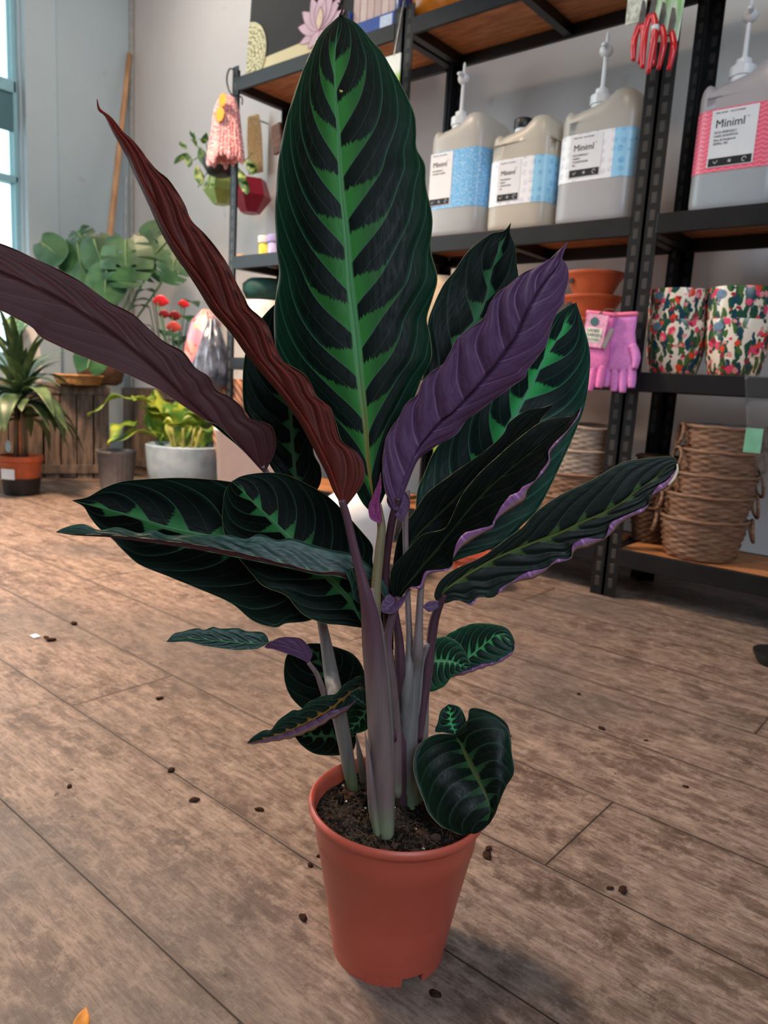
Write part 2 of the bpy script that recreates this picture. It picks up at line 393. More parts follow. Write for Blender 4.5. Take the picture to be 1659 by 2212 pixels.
def leaf_top(name, dark, edge, patch, rib, patch_w=.62, reach=.5, rough=.42, vein=.5, trans=0.0, spec=.35, warm=None):
    t = NT(name); uv = t.n('ShaderNodeUVMap', uv_map='pattern').outputs[0]; s1 = t.n('ShaderNodeSeparateXYZ'); t.lk(uv, s1.inputs[0])
    uv2 = t.n('ShaderNodeUVMap', uv_map='along').outputs[0]; s2 = t.n('ShaderNodeSeparateXYZ'); t.lk(uv2, s2.inputs[0])
    p, sg, T = s1.outputs[0], s1.outputs[1], s2.outputs[0]; s = t.math('ABSOLUTE', sg)
    f = t.math('FRACT', p); cell = t.math('FLOOR', p)
    wn = t.n('ShaderNodeTexWhiteNoise', noise_dimensions='2D'); t.lk(t.vec(cell, t.math('SIGN', sg)), wn.inputs['Vector'])
    rag = t.noise(t.vec(t.math('MULTIPLY', p, 2.0), t.math('MULTIPLY', sg, 42)), 1.0, 4, .7)
    base = t.mix(t.ss(s, .58, 1.0), srgb(*dark), srgb(*edge))
    mott = t.noise(t.vec(t.math('MULTIPLY', p, 3.0), t.math('MULTIPLY', sg, 22)), 1.0, 3)
    base = t.mix(t.math('MULTIPLY', t.ss(mott, .45, .8), t.ss(s, .1, .9, .04, .38)), base, srgb(*edge))
    # pale bands running with the veins
    dv = t.math('MINIMUM', f, t.math('SUBTRACT', 1.0, f)); band = t.ss(f, .0, .20, 1, 0)
    edge2 = tuple(min(255, int(v * 1.35 + 6)) for v in edge)
    base = t.mix(t.math('MULTIPLY', band, t.ss(s, .15, .7, .0, .55)), base, srgb(*edge2))
    line = t.ss(dv, .008, .03, 1, 0); f2 = t.math('ABSOLUTE', t.math('SUBTRACT', f, .5)); line2 = t.ss(f2, .006, .018, 1, 0)
    veinc = tuple(int(v * .55 + r * .45) for v, r in zip(edge2, rib)); vm_ = sum(veinc) / 3; veinc = tuple(int(v * .65 + vm_ * .35) for v in veinc)
    base = t.mix(t.math('MULTIPLY', line, vein), base, srgb(*veinc)); base = t.mix(t.math('MULTIPLY', line2, vein * .6), base, srgb(*veinc))
    # light feathered patches standing on each vein
    ribc0 = tuple(int(v * .8) for v in rib)
    reachv = t.math('MULTIPLY', t.ss(wn.outputs['Value'], 0, 1, .72, 1.12), reach)
    k = t.math('SUBTRACT', 1.0, t.math('DIVIDE', s, reachv), clamp=True)
    wv = t.math('ADD', t.math('MULTIPLY', t.math('POWER', k, 1.1), patch_w * 1.2), t.math('MULTIPLY', t.math('SUBTRACT', rag, .5), .38))
    inpatch = t.math('MULTIPLY', t.ss(t.math('SUBTRACT', wv, f), -.02, .03), t.math('GREATER_THAN', k, .001))
    inpatch = t.math('MULTIPLY', inpatch, t.ss(T, .02, .08)); inpatch = t.math('MULTIPLY', inpatch, t.ss(T, .90, .97, 1, 0))
    patch2 = tuple(min(255, int(v * 1.25 + 6)) for v in patch)
    pc = t.mix(t.ss(s, .04, .30, 1, 0), srgb(*patch), srgb(*patch2))
    c = t.mix(inpatch, base, pc); c = t.mix(t.math('MULTIPLY', line, .5), c, srgb(*[int(v * 1.15) for v in veinc])); c = t.mix(t.math('MULTIPLY', t.math('MULTIPLY', line2, inpatch), .35), c, srgb(*ribc0))
    rw = t.ss(T, 0, 1, .075, .022); rf = t.ss(t.math('SUBTRACT', s, rw), -.02, .012, 1, 0)
    ribc = tuple(int(v) for v in rib); rr = srgb(*ribc)
    if warm: rr = t.mix(t.ss(T, .05, .35), srgb(*warm), srgb(*ribc))
    c = t.mix(rf, c, rr); c = t.mix(t.ss(s, .004, .012, .5, 0), c, srgb(*[int(v * .5) for v in rib]))
    c = t.mix(t.ss(s, .985, .998), c, srgb(120, 120, 90))
    t.bump(mott, .12, .0006)
    m = t.fin(c, rough, spec)
    rn = t.ss(mott, .3, .8, rough - .08, rough + .15); t.lk(rn, t.b.inputs['Roughness'])
    if trans: translucent(m, (.05, .25, .05, 1), trans)
    return m
def leaf_under(name, base, hi, trans=None, tamt=.0, rough=.4, line=.35):
    t = NT(name); uv = t.n('ShaderNodeUVMap', uv_map='pattern').outputs[0]; s1 = t.n('ShaderNodeSeparateXYZ'); t.lk(uv, s1.inputs[0])
    p, sg = s1.outputs[0], s1.outputs[1]; s = t.math('ABSOLUTE', sg); f = t.math('FRACT', p)
    fi = t.noise(t.vec(t.math('MULTIPLY', p, 9.0), t.math('MULTIPLY', sg, 3.0)), 1.0, 4, .7)
    c = t.mix(t.ss(fi, .35, .7), srgb(*base), srgb(*hi)); dv = t.math('MINIMUM', f, t.math('SUBTRACT', 1.0, f))
    c = t.mix(t.ss(dv, .01, .05, line, 0), c, srgb(*[min(255, int(v * 1.5 + 12)) for v in hi]))
    c = t.mix(t.ss(s, .02, .05, .75, 0), c, srgb(*[int(v * .55) for v in base]))
    c = t.mix(t.ss(s, .985, .998), c, srgb(150, 120, 110)); t.bump(fi, .2, .0006)
    m = t.fin(c, rough, .22)
    if trans: translucent(m, trans, tamt)
    return m
RIM = plain('pale_leaf_margin', (128, 122, 92), .5, .3)
TOPA = leaf_top('velvet_leaf_main', (5, 17, 12), (13, 44, 29), (36, 88, 36), (80, 136, 86), .62, .58, .42, warm=(120, 100, 44), spec=.08)
TOPE = leaf_top('velvet_leaf_deep', (5, 13, 10), (10, 28, 19), (30, 70, 42), (54, 92, 62), .5, .34, .42, spec=.06)
TOPF = leaf_top('velvet_leaf_fresh', (5, 24, 20), (11, 52, 38), (38, 120, 62), (80, 154, 108), .55, .5, .40, .6, spec=.10)
TOPG = leaf_top('velvet_leaf_blackish', (8, 12, 8), (14, 22, 15), (18, 27, 17), (38, 46, 28), .15, .15, .42, .35, spec=.06)  # near-black leaf with faint veins and hardly any patches
TOPI = leaf_top('velvet_leaf_olive', (7, 17, 13), (15, 32, 23), (44, 64, 30), (92, 102, 50), .42, .30, .46, .5, spec=.22)
TOPP = leaf_top('velvet_leaf_round', (7, 19, 13), (16, 38, 26), (24, 50, 30), (62, 76, 40), .5, .4, .40, .6, spec=.12)
TOPJ = leaf_top('velvet_leaf_wide', (4, 11, 8), (9, 27, 19), (32, 82, 42), (70, 120, 76), .5, .38, .45, .5, spec=.06)
TOPM = leaf_top('velvet_leaf_amber', (8, 26, 18), (18, 52, 38), (96, 66, 28), (128, 88, 36), .5, .3, .42, .5, spec=.2)
TOPK = leaf_top('velvet_leaf_glossy', (14, 44, 37), (26, 68, 56), (60, 114, 60), (66, 120, 82), .2, .3, .38, .6, spec=.25)
TOPY = leaf_top('young_leaf_striped', (9, 36, 24), (20, 72, 48), (52, 122, 72), (94, 156, 102), .4, .5, .42, .8, spec=.2)
UND = leaf_under('purple_underside', (82, 54, 84), (102, 72, 106), (.20, .06, .16, 1), .10)
UNB = leaf_under('maroon_underside', (70, 34, 38), (80, 42, 45), (.30, .05, .04, 1), .18, .5)
UNC = leaf_under('russet_underside', (96, 44, 42), (128, 60, 48), (1, .20, .07, 1), .55, .45)
UNM = leaf_under('mauve_underside', (120, 72, 128), (158, 112, 172), (.2, .08, .2, 1), .1, .42)

# ------------------------------------------------------------------ the potted plant
POT = np.array([-.4715, .616, 0.0])
plant = thing('potted_calathea', 'tall plant with dark green and purple leaves in an orange-red pot on the floor', 'plant', POT)
bm = bmesh.new()
prof = [(.0655, .012), (.0665, .010), (.0685, .020), (.0700, .034), (.0895, .139), (.0905, .1405), (.0925, .158), (.0945, .1700), (.0965, .1745), (.1000, .1765), (.1012, .1800), (.1005, .1840), (.0980, .1862), (.0955, .1850), (.0930, .1780), (.0905, .150), (.068, .02)]
lathe(bm, prof, 72, cap0=True, cap1=True)
potm = plain('orange_red_pot_plastic', (184, 84, 66), .40, .45, .05, 8)
pot = obj('flower_pot', bm, potm, plant, auto=50)
bm = bmesh.new()
for a0, a1 in ((-2.7, -.64), (-.26, .9), (1.2, 2.1), (2.4, 3.3)):
    n = 14; V = []
    for i in range(n + 1):
        a = a0 + (a1 - a0) * i / n
        V.append([bm.verts.new((r * cos(a), r * sin(a), z)) for r, z in ((.0672, .014), (.0655, 0), (.0625, 0), (.063, .014))])
    for i in range(n):
        for k in range(4): bm.faces.new((V[i][k], V[i][(k + 1) % 4], V[i + 1][(k + 1) % 4], V[i + 1][k]))
    bm.faces.new(V[0]); bm.faces.new(V[-1][::-1])
obj('foot_ring', bm, potm, pot)
# soil
bm = bmesh.new(); N = 46; R = .0925; grid = {}
for i in range(N + 1):
    for j in range(N * 2):
        a = 2 * pi * j / (N * 2); r = R * i / N
        h = mnoise.noise(Vector((r * cos(a), r * sin(a), 1)) * 60) * .005 + mnoise.noise(Vector((r * cos(a), r * sin(a), 5)) * 190) * .0035 + mnoise.noise(Vector((r * cos(a), r * sin(a), 5)) * 420) * .002
        h *= min(1, (R - r) / .004 + .2)
        grid[i, j] = bm.verts.new((r * cos(a), r * sin(a), .166 + h)) if i else (grid.get((0, 0)) or bm.verts.new((0, 0, .166)))
for i in range(N):
    for j in range(N * 2):
        q = (grid[i, j], grid[i + 1, j], grid[i + 1, (j + 1) % (N * 2)], grid[i, (j + 1) % (N * 2)])
        if i == 0: bm.faces.new((q[0], q[1], q[2]))
        else: bm.faces.new(q)
t = NT('loose_soil'); o = t.obj(); c = t.mix(t.ss(t.noise(o, 190, 5, .7), .38, .66), srgb(12, 10, 9), srgb(62, 54, 48))
c = t.mix(t.math('MULTIPLY', t.ss(t.noise(o, 30, 3), .5, .65), .5), c, srgb(84, 50, 38)); t.bump(t.noise(o, 300, 5), 1.0, .003)
soil = obj('soil', bm, t.fin(c, .95, .15), plant, True)
bm = bmesh.new(); rng = random.Random(3)
for k in range(520):
    a = rng.random() * 2 * pi; r = .091 * math.sqrt(rng.random()); x, y = r * cos(a), r * sin(a); s = rng.uniform(.0006, .0026) if k > 26 else rng.uniform(.004, .007)
    z = .1665 + mnoise.noise(Vector((x, y, 1)) * 60) * .005; rr = bmesh.ops.create_icosphere(bm, subdivisions=1, radius=s)
    for v in rr['verts']: v.co = Vector((v.co.x * rng.uniform(.7, 1.3) + x, v.co.y + y, v.co.z * .7 + z + s * .3)); 
    mi = 1 if (rng.random() < .07 and s < .002) else (2 if rng.random() < .3 else 0)
    for f in {f for v in rr['verts'] for f in v.link_faces}: f.material_index = mi
for k in range(260):
    a = rng.random() * 2 * pi; r = .088 * math.sqrt(rng.random()); x, y = r * cos(a), r * sin(a); b = rng.random() * 6.3; L = rng.uniform(.004, .014)
    z = .170 + mnoise.noise(Vector((x, y, 1)) * 60) * .005
    tube(bm, [(x, y, z - .002), (x + cos(b) * L * .5, y + sin(b) * L * .5, z + rng.uniform(0, .004)), (x + cos(b + .5) * L, y + sin(b + .5) * L, z - .001)], .00022, 4, mi=3, sub=3)
c_ = obj('soil_crumb', bm, [SOIL, plain('perlite', (220, 215, 205), .8, .3), plain('bark_brown', (72, 52, 44), .9, .2), plain('coir_fibre', (116, 92, 70), .8, .2)], soil, True)
c_['kind'] = 'stuff'

# stems and petioles ------------------------------------------------
def stem_mat(name, low, midc, top):
    t = NT(name); g = t.pos(); sx = t.n('ShaderNodeSeparateXYZ'); t.lk(g, sx.inputs[0]); z = sx.outputs[2]
    c = t.mix(t.ss(z, .17, .22), srgb(*low), srgb(*midc)); c = t.mix(t.ss(z, .30, .42), c, srgb(*top))
    st = t.noise(t.mapped(g, (160, 160, 3)), 1.0, 4); c = t.mix(t.ss(st, .4, .75, 0, .45), c, srgb(*[int(v * .62) for v in midc])); t.bump(st, .15, .0006)
    return t.fin(c, .42, .4)
ST1 = stem_mat('mauve_stem', (132, 142, 112), (122, 104, 104), (92, 60, 74))
ST2 = stem_mat('pale_sheath', (122, 144, 104), (124, 122, 120), (126, 108, 108))
ST3 = stem_mat('olive_petiole', (120, 130, 90), (132, 124, 88), (124, 112, 82))
ST4 = stem_mat('dark_purple_petiole', (80, 58, 66), (90, 62, 74), (66, 38, 50))
def sd(x, y): return depth_z(x, y, .163)
tubes = []
def stem(m, pts, flat=.8, name='stem', par=None): return px_tube(name, m, pts, par or plant, POT, 18, flat)
b1 = sd(828, 1800)
stem(ST1, [(832, 1806, b1, 21), (829, 1780, b1 - .004, 28), (824, 1650, b1 - .02, 32), (815, 1500, b1 - .035, 31), (806, 1400, b1 - .045, 29), (799, 1330, .762, 24), (790, 1285, .755, 18), (779, 1240, .752, 14), (764, 1180, .748, 12), (750, 1120, .743, 11), (738, 1080, .738, 10)], .75)
stem(ST2, [(846, 1800, b1 + .004, 10), (842, 1650, b1 - .008, 16), (832, 1480, b1 - .03, 17), (822, 1380, .771, 15), (812, 1320, .766, 12), (806, 1270, .765, 8)], .6, 'leaf_sheath')
stem(ST3, [(815, 1420, .775, 10), (812, 1320, .769, 12), (813, 1260, .768, 12), (820, 1190, .768, 11), (824, 1140, .768, 10), (816, 1090, .768, 9)], .9, 'petiole')
b2 = sd(885, 1742)
stem(ST2, [(892, 1745, b2, 20), (889, 1725, b2 - .002, 20), (886, 1650, b2 - .012, 22), (889, 1500, b2 - .03, 26), (896, 1440, b2 - .04, 24), (902, 1400, .805, 17), (905, 1350, .80, 12), (908, 1290, .797, 10), (911, 1255, .795, 9)], .75, 'leaf_sheath')
stem(ST2, [(900, 1748, b2 + .003, 14), (908, 1640, b2 - .006, 18), (912, 1520, b2 - .025, 18), (916, 1440, b2 - .04, 12), (923, 1390, .815, 8)], .7, 'leaf_sheath')
stem(ST4, [(870, 1742, b2 - .004, 14), (868, 1650, b2 - .015, 17), (866, 1520, b2 - .035, 17), (864, 1440, .805, 15), (862, 1385, .80, 12), (855, 1330, .796, 9), (850, 1300, .79, 8)], .8, 'stem')
stem(ST1, [(860, 1720, b2 - .02, 10), (858, 1600, b2 - .03, 11), (848, 1480, .80, 11), (838, 1400, .79, 10), (843, 1350, .787, 10), (853, 1315, .785, 10), (862, 1290, .783, 9)], .9, 'petiole')
stem(ST2, [(880, 1720, b2 - .008, 10), (876, 1600, b2 - .02, 16), (880, 1480, .815, 16), (884, 1420, .812, 12), (884, 1370, .812, 9), (881, 1300, .812, 8), (877, 1200, .81, 8), (876, 1130, .808, 8), (880, 1060, .80, 8)], .8, 'petiole')
stem(ST4, [(850, 1600, .83, 8), (846, 1450, .82, 8), (834, 1330, .80, 8), (833, 1230, .79, 9), (841, 1160, .775, 9), (850, 1110, .76, 9), (862, 1075, .752, 9)], .9, 'petiole')
stem(ST4, [(905, 1600, b2 - .02, 8), (919, 1500, b2 - .035, 9), (926, 1440, .825, 11), (931, 1390, .82, 11), (938, 1340, .818, 11), (950, 1305, .815, 9), (962, 1285, .812, 6)], .9, 'petiole')
b3 = sd(762, 1708)
stem(ST2, [(764, 1712, b3, 11), (758, 1680, b3 - .005, 17), (744, 1600, b3 - .012, 19), (728, 1520, b3 - .02, 21), (716, 1460, .90, 20), (706, 1400, .895, 16), (696, 1350, .89, 13), (684, 1300, .88, 11), (660, 1220, .875, 9), (620, 1100, .865, 8), (590, 1045, .85, 8), (566, 1005, .836, 8)], .8)
stem(ST1, [(701, 1500, .892, 8), (693, 1478, .889, 7), (684, 1455, .887, 6), (667, 1432, .883, 5)], .9, 'petiole')
SH = stem_mat('shoot_green', (118, 108, 84), (120, 116, 108), (150, 118, 90))
stem(SH, [(785, 1690, b3 - .02, 8), (780, 1650, b3 - .03, 9), (774, 1615, b3 - .035, 5), (769, 1588, b3 - .035, 1)], .8, 'shoot')
stem(ST1, [(815, 1802, b1 - .012, 12), (806, 1750, b1 - .018, 17), (800, 1680, b1 - .026, 14), (794, 1620, b1 - .03, 7), (788, 1580, b1 - .03, 1)], .6, 'shoot')

def L(name_mats, *a, **k): return blade('leaf', name_mats, *a, parent=plant, org=POT, **k)
# A: tall central leaf
L([TOPA, UNM, RIM],
  [(806, 1112), (782, 1085), (758, 1040), (715, 970), (668, 900), (632, 840), (606, 790), (594, 740), (592, 680), (598, 625), (603, 585), (597, 530), (594, 460), (598, 380), (609, 300), (627, 230), (652, 158), (688, 80), (735, 32)],
  [(808, 1112), (804, 1062), (796, 1006), (790, 914), (779, 822), (769, 717), (756, 612), (748, 505), (737, 400), (730, 282), (723, 177), (724, 100), (735, 32)],
  [(812, 1112), (838, 1050), (850, 1000), (862, 930), (888, 876), (912, 815), (932, 774), (929, 722), (922, 688), (936, 640), (945, 600), (931, 540), (934, 471), (920, 400), (918, 356), (900, 320), (899, 282), (895, 245), (873, 195), (850, 155), (825, 112), (808, 94), (772, 52), (735, 32)],
  [.768, .765, .76, .755, .76, .765], .012, .012, N=11.5, amp=.0007, nt=150, ns=24, bulge=-.006, gscale=1.0)
bm = bmesh.new(); tube(bm, [at(735, 34, .765) - POT, at(739, 22, .764) - POT, at(737, 12, .763) - POT, at(729, 6, .762) - POT], [.0016, .001, .0008, .0004], 8)
obj('leaf_tip', bm, UNB, plant, True)
# B: long maroon leaf reaching past the left edge
L([TOPE, UNB, RIM],
  [(568, 1020), (482, 928), (441, 906), (374, 862), (345, 842), (284, 813), (239, 794), (172, 768), (123, 746), (88, 728), (69, 707), (37, 689), (0, 670), (-110, 620), (-230, 540), (-300, 470)],
  [(570, 1020), (520, 967), (478, 932), (411, 872), (355, 816), (284, 753), (209, 697), (131, 648), (56, 611), (0, 588), (-150, 530), (-300, 470)],
  [(572, 1022), (590, 985), (596, 960), (590, 925), (570, 912), (536, 902), (523, 880), (497, 857), (467, 842), (452, 814), (422, 794), (396, 760), (355, 738), (318, 706), (291, 681), (262, 665), (235, 652), (187, 616), (142, 590), (75, 558), (0, 526), (-150, 480), (-300, 470)],
  [.835, .81, .78, .745, .71, .68], -.006, .012, N=8, flip=True, gscale=1.5, amp=(.0003, .0020), nt=120, ns=16)
# C: russet leaf, underside seen
L([TOPE, UNC, RIM],
  [(738, 1092), (719, 1058), (703, 1019), (666, 948), (645, 909), (606, 854), (580, 824), (537, 772), (507, 730), (480, 698), (456, 670), (432, 630), (410, 597), (381, 557), (351, 506), (324, 449), (304, 405), (287, 368), (277, 344), (260, 314), (243, 284), (226, 250), (212, 238), (209, 214)],
  [(741, 1094), (730, 1058), (716, 1019), (682, 948), (660, 909), (622, 856), (596, 822), (552, 768), (522, 724), (496, 692), (472, 664), (446, 622), (424, 590), (394, 550), (362, 500), (334, 444), (312, 402), (294, 364), (284, 340), (266, 310), (246, 280), (228, 250), (213, 236), (209, 214)],
  [(745, 1097), (766, 1070), (786, 1040), (786, 1005), (771, 977), (738, 953), (722, 901), (711, 876), (685, 856), (669, 824), (653, 807), (614, 783), (600, 757), (583, 714), (568, 692), (539, 667), (527, 641), (515, 616), (502, 588), (479, 553), (442, 506), (415, 476), (398, 439), (365, 391), (338, 367), (304, 323), (287, 303), (267, 287), (250, 266), (238, 252), (217, 236), (210, 214)],
  [.738, .735, .725, .71, .70, .69], -.0 + .016, .004, N=6.5, flip=True, amp=(.001, .0052), nt=140, ns=18, gscale=1.5, bulge=-.003)
# D: purple leaf, strongly corrugated underside
L([TOPG, UND, RIM],
  [(850, 1100), (830, 1053), (827, 992), (833, 950), (845, 926), (860, 902), (878, 872), (899, 854), (911, 827), (930, 806), (957, 784), (975, 757), (987, 730), (1011, 712), (1041, 691), (1056, 661), (1077, 631), (1113, 604), (1138, 586), (1186, 561), (1207, 541), (1227, 522)],
  [(854, 1102), (869, 1053), (890, 1004), (914, 959), (951, 917), (981, 893), (1011, 863), (1056, 811), (1077, 784), (1113, 733), (1140, 673), (1156, 643), (1177, 610), (1205, 575), (1227, 522)],
  [(858, 1104), (875, 1060), (893, 1014), (910, 985), (945, 962), (985, 938), (1008, 908), (1042, 882), (1101, 838), (1134, 815), (1140, 798), (1177, 750), (1189, 711), (1201, 679), (1217, 656), (1221, 631), (1228, 600), (1224, 572), (1214, 556), (1227, 522)],
  [.752, .745, .725, .705, .70], .0, .016, N=10, flip=True, amp=(.0060, .0007), nt=150, ns=20, gscale=.6, ripple_s=.3, bulge=-.003)
# E: dark leaf behind on the right
L([TOPE, UNM, RIM],
  [(905, 990), (905, 900), (914, 814), (926, 766), (924, 700), (936, 661), (957, 616), (981, 586), (1011, 543), (1056, 507), (1089, 498), (1104, 480)],
  [(905, 990), (950, 850), (985, 745), (1030, 690), (1050, 646), (1059, 600), (1071, 558), (1089, 519), (1104, 480)],
  [(907, 990), (960, 935), (1040, 830), (1090, 735), (1116, 640), (1120, 601), (1116, 570), (1113, 531), (1101, 503), (1104, 480)],
  [.83, .84, .85, .845], .0, .008, N=7, amp=.0009, nt=90, ns=14, bulge=.004)
# F: fresh green leaf with bright midrib, far right
L([TOPF, UNM, RIM],
  [(930, 1232), (902, 1150), (900, 1068), (917, 1022), (938, 975), (990, 905), (1060, 830), (1120, 760), (1170, 705), (1216, 668), (1245, 653)],
  [(932, 1232), (965, 1150), (1030, 1030), (1080, 950), (1101, 914), (1125, 872), (1153, 821), (1171, 781), (1195, 745), (1216, 709), (1234, 675), (1245, 653)],
  [(934, 1232), (1005, 1204), (1050, 1190), (1095, 1168), (1128, 1135), (1161, 1102), (1192, 1046), (1210, 1007), (1228, 968), (1246, 926), (1261, 887), (1270, 842), (1275, 787), (1273, 751), (1261, 703), (1245, 653)],
  [.87, .88, .88, .865], .006, -.004, N=9, amp=.0009, nt=110, ns=18, bulge=.004)
# H: dark leaf behind the right front one
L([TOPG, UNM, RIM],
  [(846, 1250), (853, 1190), (866, 1143), (894, 1106), (923, 1065), (976, 1024), (1046, 975), (1087, 938), (1100, 912), (1140, 885), (1174, 880), (1194, 873)],
  [(848, 1254), (890, 1170), (960, 1100), (1040, 1020), (1120, 940), (1194, 873)],
  [(850, 1258), (930, 1190), (1010, 1120), (1080, 1040), (1130, 975), (1168, 908), (1188, 885), (1194, 873)],
  [.83, .83, .82, .81], .0, -.004, N=7, amp=.0010, nt=80, ns=12, gscale=1.6)
# G: dark right front leaf with turned purple margin
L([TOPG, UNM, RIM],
  [(850, 1292), (843, 1265), (846, 1229), (870, 1200), (902, 1163), (923, 1151), (962, 1140), (985, 1095), (1000, 1066), (1034, 1024), (1087, 975), (1148, 925), (1189, 905), (1246, 897), (1256, 878)],
  [(856, 1296), (882, 1262), (943, 1188), (1005, 1108), (1066, 1044), (1148, 975), (1212, 924), (1256, 878)],
  [(862, 1298), (884, 1270), (911, 1271), (925, 1242), (972, 1228), (981, 1204), (1005, 1176), (1062, 1142), (1072, 1122), (1130, 1083), (1142, 1057), (1186, 1004), (1190, 975), (1228, 930), (1249, 900), (1256, 878)],
  [.795, .79, .775, .765, .76], .004, -.010, N=8, amp=.0012, nt=120, ns=16, gscale=1.7, curl={1: [0, 0, 8, 12, 2, 0, 12, 22, 16, 0, 16, 24, 16, 2, 6, 6, 3, 2, 2, 0]})
L([TOPG, UND, RIM],      # the base of that leaf, turned over
  [(862, 1292), (850, 1290), (840, 1283), (828, 1296), (818, 1318)], [(866, 1296), (856, 1302), (846, 1310), (832, 1318), (818, 1318)],
  [(870, 1296), (872, 1290), (890, 1272), (862, 1316), (840, 1326), (818, 1318)], [.783, .779, .775], .0, -.004, N=5, flip=True, amp=.0008, nt=30, ns=6)
# I: lowest right leaf
L([TOPI, UNM, RIM],
  [(948, 1302), (938, 1290), (943, 1268), (956, 1249), (984, 1229), (1046, 1200), (1095, 1163), (1128, 1139), (1157, 1106), (1210, 1069), (1263, 1044), (1300, 1024), (1345, 999), (1386, 991), (1439, 985), (1456, 988), (1465, 1000)],
  [(950, 1303), (964, 1272), (1046, 1217), (1128, 1180), (1210, 1151), (1263, 1126), (1325, 1098), (1382, 1057), (1435, 1018), (1465, 1000)],
  [(952, 1304), (966, 1302), (990, 1296), (1017, 1307), (1034, 1290), (1066, 1290), (1095, 1266), (1169, 1241), (1200, 1215), (1234, 1208), (1246, 1188), (1304, 1167), (1336, 1134), (1396, 1098), (1408, 1073), (1445, 1048), (1463, 1018), (1465, 1000)],
  [.815, .81, .80, .79, .785], -.002, -.004, N=9, amp=(.0009, .0026), nt=130, ns=16, gscale=1.25, curl={1: [0, 0, 3, 0, 0, 4, 12, 14, 4, 2, 14, 16, 4, 16, 12, 3, 2, 12, 10, 0]})
L([TOPG, UND, RIM],
  [(956, 1300), (940, 1298), (925, 1300), (912, 1310)], [(952, 1306), (938, 1310), (924, 1314), (912, 1310)], [(948, 1312), (938, 1318), (926, 1322), (912, 1310)], [.812, .81, .808], .0, -.003, N=4, flip=True, amp=.0006, nt=24, ns=5)
# J1: broad left leaf
L([TOPJ, UNB, RIM],
  [(735, 1300), (700, 1180), (640, 1090), (560, 1050), (500, 1041), (453, 1035), (382, 1032), (312, 1035), (260, 1041), (222, 1055), (189, 1074), (155, 1081)],
  [(735, 1302), (680, 1250), (610, 1205), (530, 1178), (429, 1156), (359, 1140), (288, 1116), (218, 1097), (155, 1081)],
  [(735, 1304), (700, 1325), (664, 1342), (617, 1347), (594, 1356), (547, 1342), (500, 1304), (429, 1272), (382, 1253), (358, 1243), (302, 1220), (269, 1192), (241, 1163), (213, 1140), (194, 1116), (180, 1094), (155, 1081)],
  [.87, .85, .83, .81, .80], .0, .008, N=7, amp=.0008, nt=110, ns=18, bulge=.004)
# J3: broad leaf in front of it
L([TOPJ, UNB, RIM],
  [(790, 1345), (818, 1262), (805, 1215), (805, 1180), (782, 1149), (749, 1112), (711, 1074), (664, 1046), (617, 1025), (570, 1021), (523, 1028), (500, 1040)],
  [(785, 1350), (750, 1290), (690, 1230), (617, 1155), (570, 1108), (523, 1060), (500, 1040)],
  [(780, 1356), (735, 1350), (702, 1347), (664, 1333), (641, 1314), (617, 1286), (570, 1267), (547, 1243), (515, 1205), (490, 1168), (481, 1135), (481, 1098), (486, 1062), (500, 1040)],
  [.825, .82, .81, .798], .006, -.004, N=9, amp=.0008, nt=100, ns=18, bulge=.003)
# K: long folded leaf across the left
L([TOPK, UNB, RIM],
  [(836, 1296), (833, 1262), (796, 1220), (758, 1196), (711, 1187), (664, 1173), (627, 1162), (600, 1167), (561, 1154), (533, 1164), (505, 1158), (476, 1155), (443, 1157), (406, 1155), (363, 1157), (330, 1144), (302, 1152), (255, 1139), (213, 1145), (180, 1132), (142, 1139), (120, 1150)],
  [(838, 1300), (806, 1262), (765, 1256), (725, 1245), (688, 1243), (641, 1232), (570, 1217), (500, 1203), (429, 1189), (359, 1178), (288, 1168), (227, 1160), (170, 1157), (120, 1150)],
  [(838, 1302), (806, 1256), (765, 1250), (725, 1234), (688, 1236), (641, 1224), (570, 1206), (500, 1190), (429, 1177), (359, 1168), (288, 1160), (227, 1155), (170, 1154), (120, 1150)],
  [.79, .775, .755, .74, .73], .010, -.003, N=13, amp=.0012, nt=130, ns=12, gscale=.9)
L([TOPK, UNB, RIM],      # its drooping lobe beside the stem
  [(745, 1232), (757, 1262), (764, 1292), (778, 1306)], [(760, 1228), (770, 1256), (776, 1284), (778, 1306)], [(778, 1226), (786, 1256), (788, 1284), (778, 1306)], [.768, .768, .77], 0., 0., N=4, amp=.001, nt=26, ns=6)
# small upper-left-of-stem fill
L([TOPE, UNB, RIM],
  [(845, 1400), (828, 1372), (820, 1310), (822, 1250), (832, 1215)], [(848, 1402), (838, 1340), (834, 1280), (832, 1215)], [(850, 1404), (850, 1350), (848, 1280), (832, 1215)], [.81, .80, .795], 0., 0., N=5, amp=.001, nt=30, ns=6)
# L: small folded leaf, lower left
L([TOPK, UND, RIM],
  [(667, 1433), (643, 1420), (617, 1411), (590, 1402), (572, 1398), (580, 1384), (568, 1366), (535, 1364), (512, 1357), (477, 1358), (460, 1354), (441, 1361), (425, 1357), (395, 1364), (376, 1369), (359, 1386)],
  [(667, 1432), (655, 1412), (630, 1400), (604, 1393), (582, 1390), (556, 1391), (512, 1388), (460, 1384), (410, 1380), (376, 1382), (359, 1386)],
  [(668, 1431), (675, 1412), (665, 1394), (646, 1378), (606, 1377), (585, 1386), (560, 1400), (548, 1402), (512, 1404), (470, 1399), (438, 1394), (405, 1386), (376, 1387), (359, 1386)],
  [.884, .88, .87, .86, .85], .004, .0, N=10, amp=.0014, nt=90, ns=10)
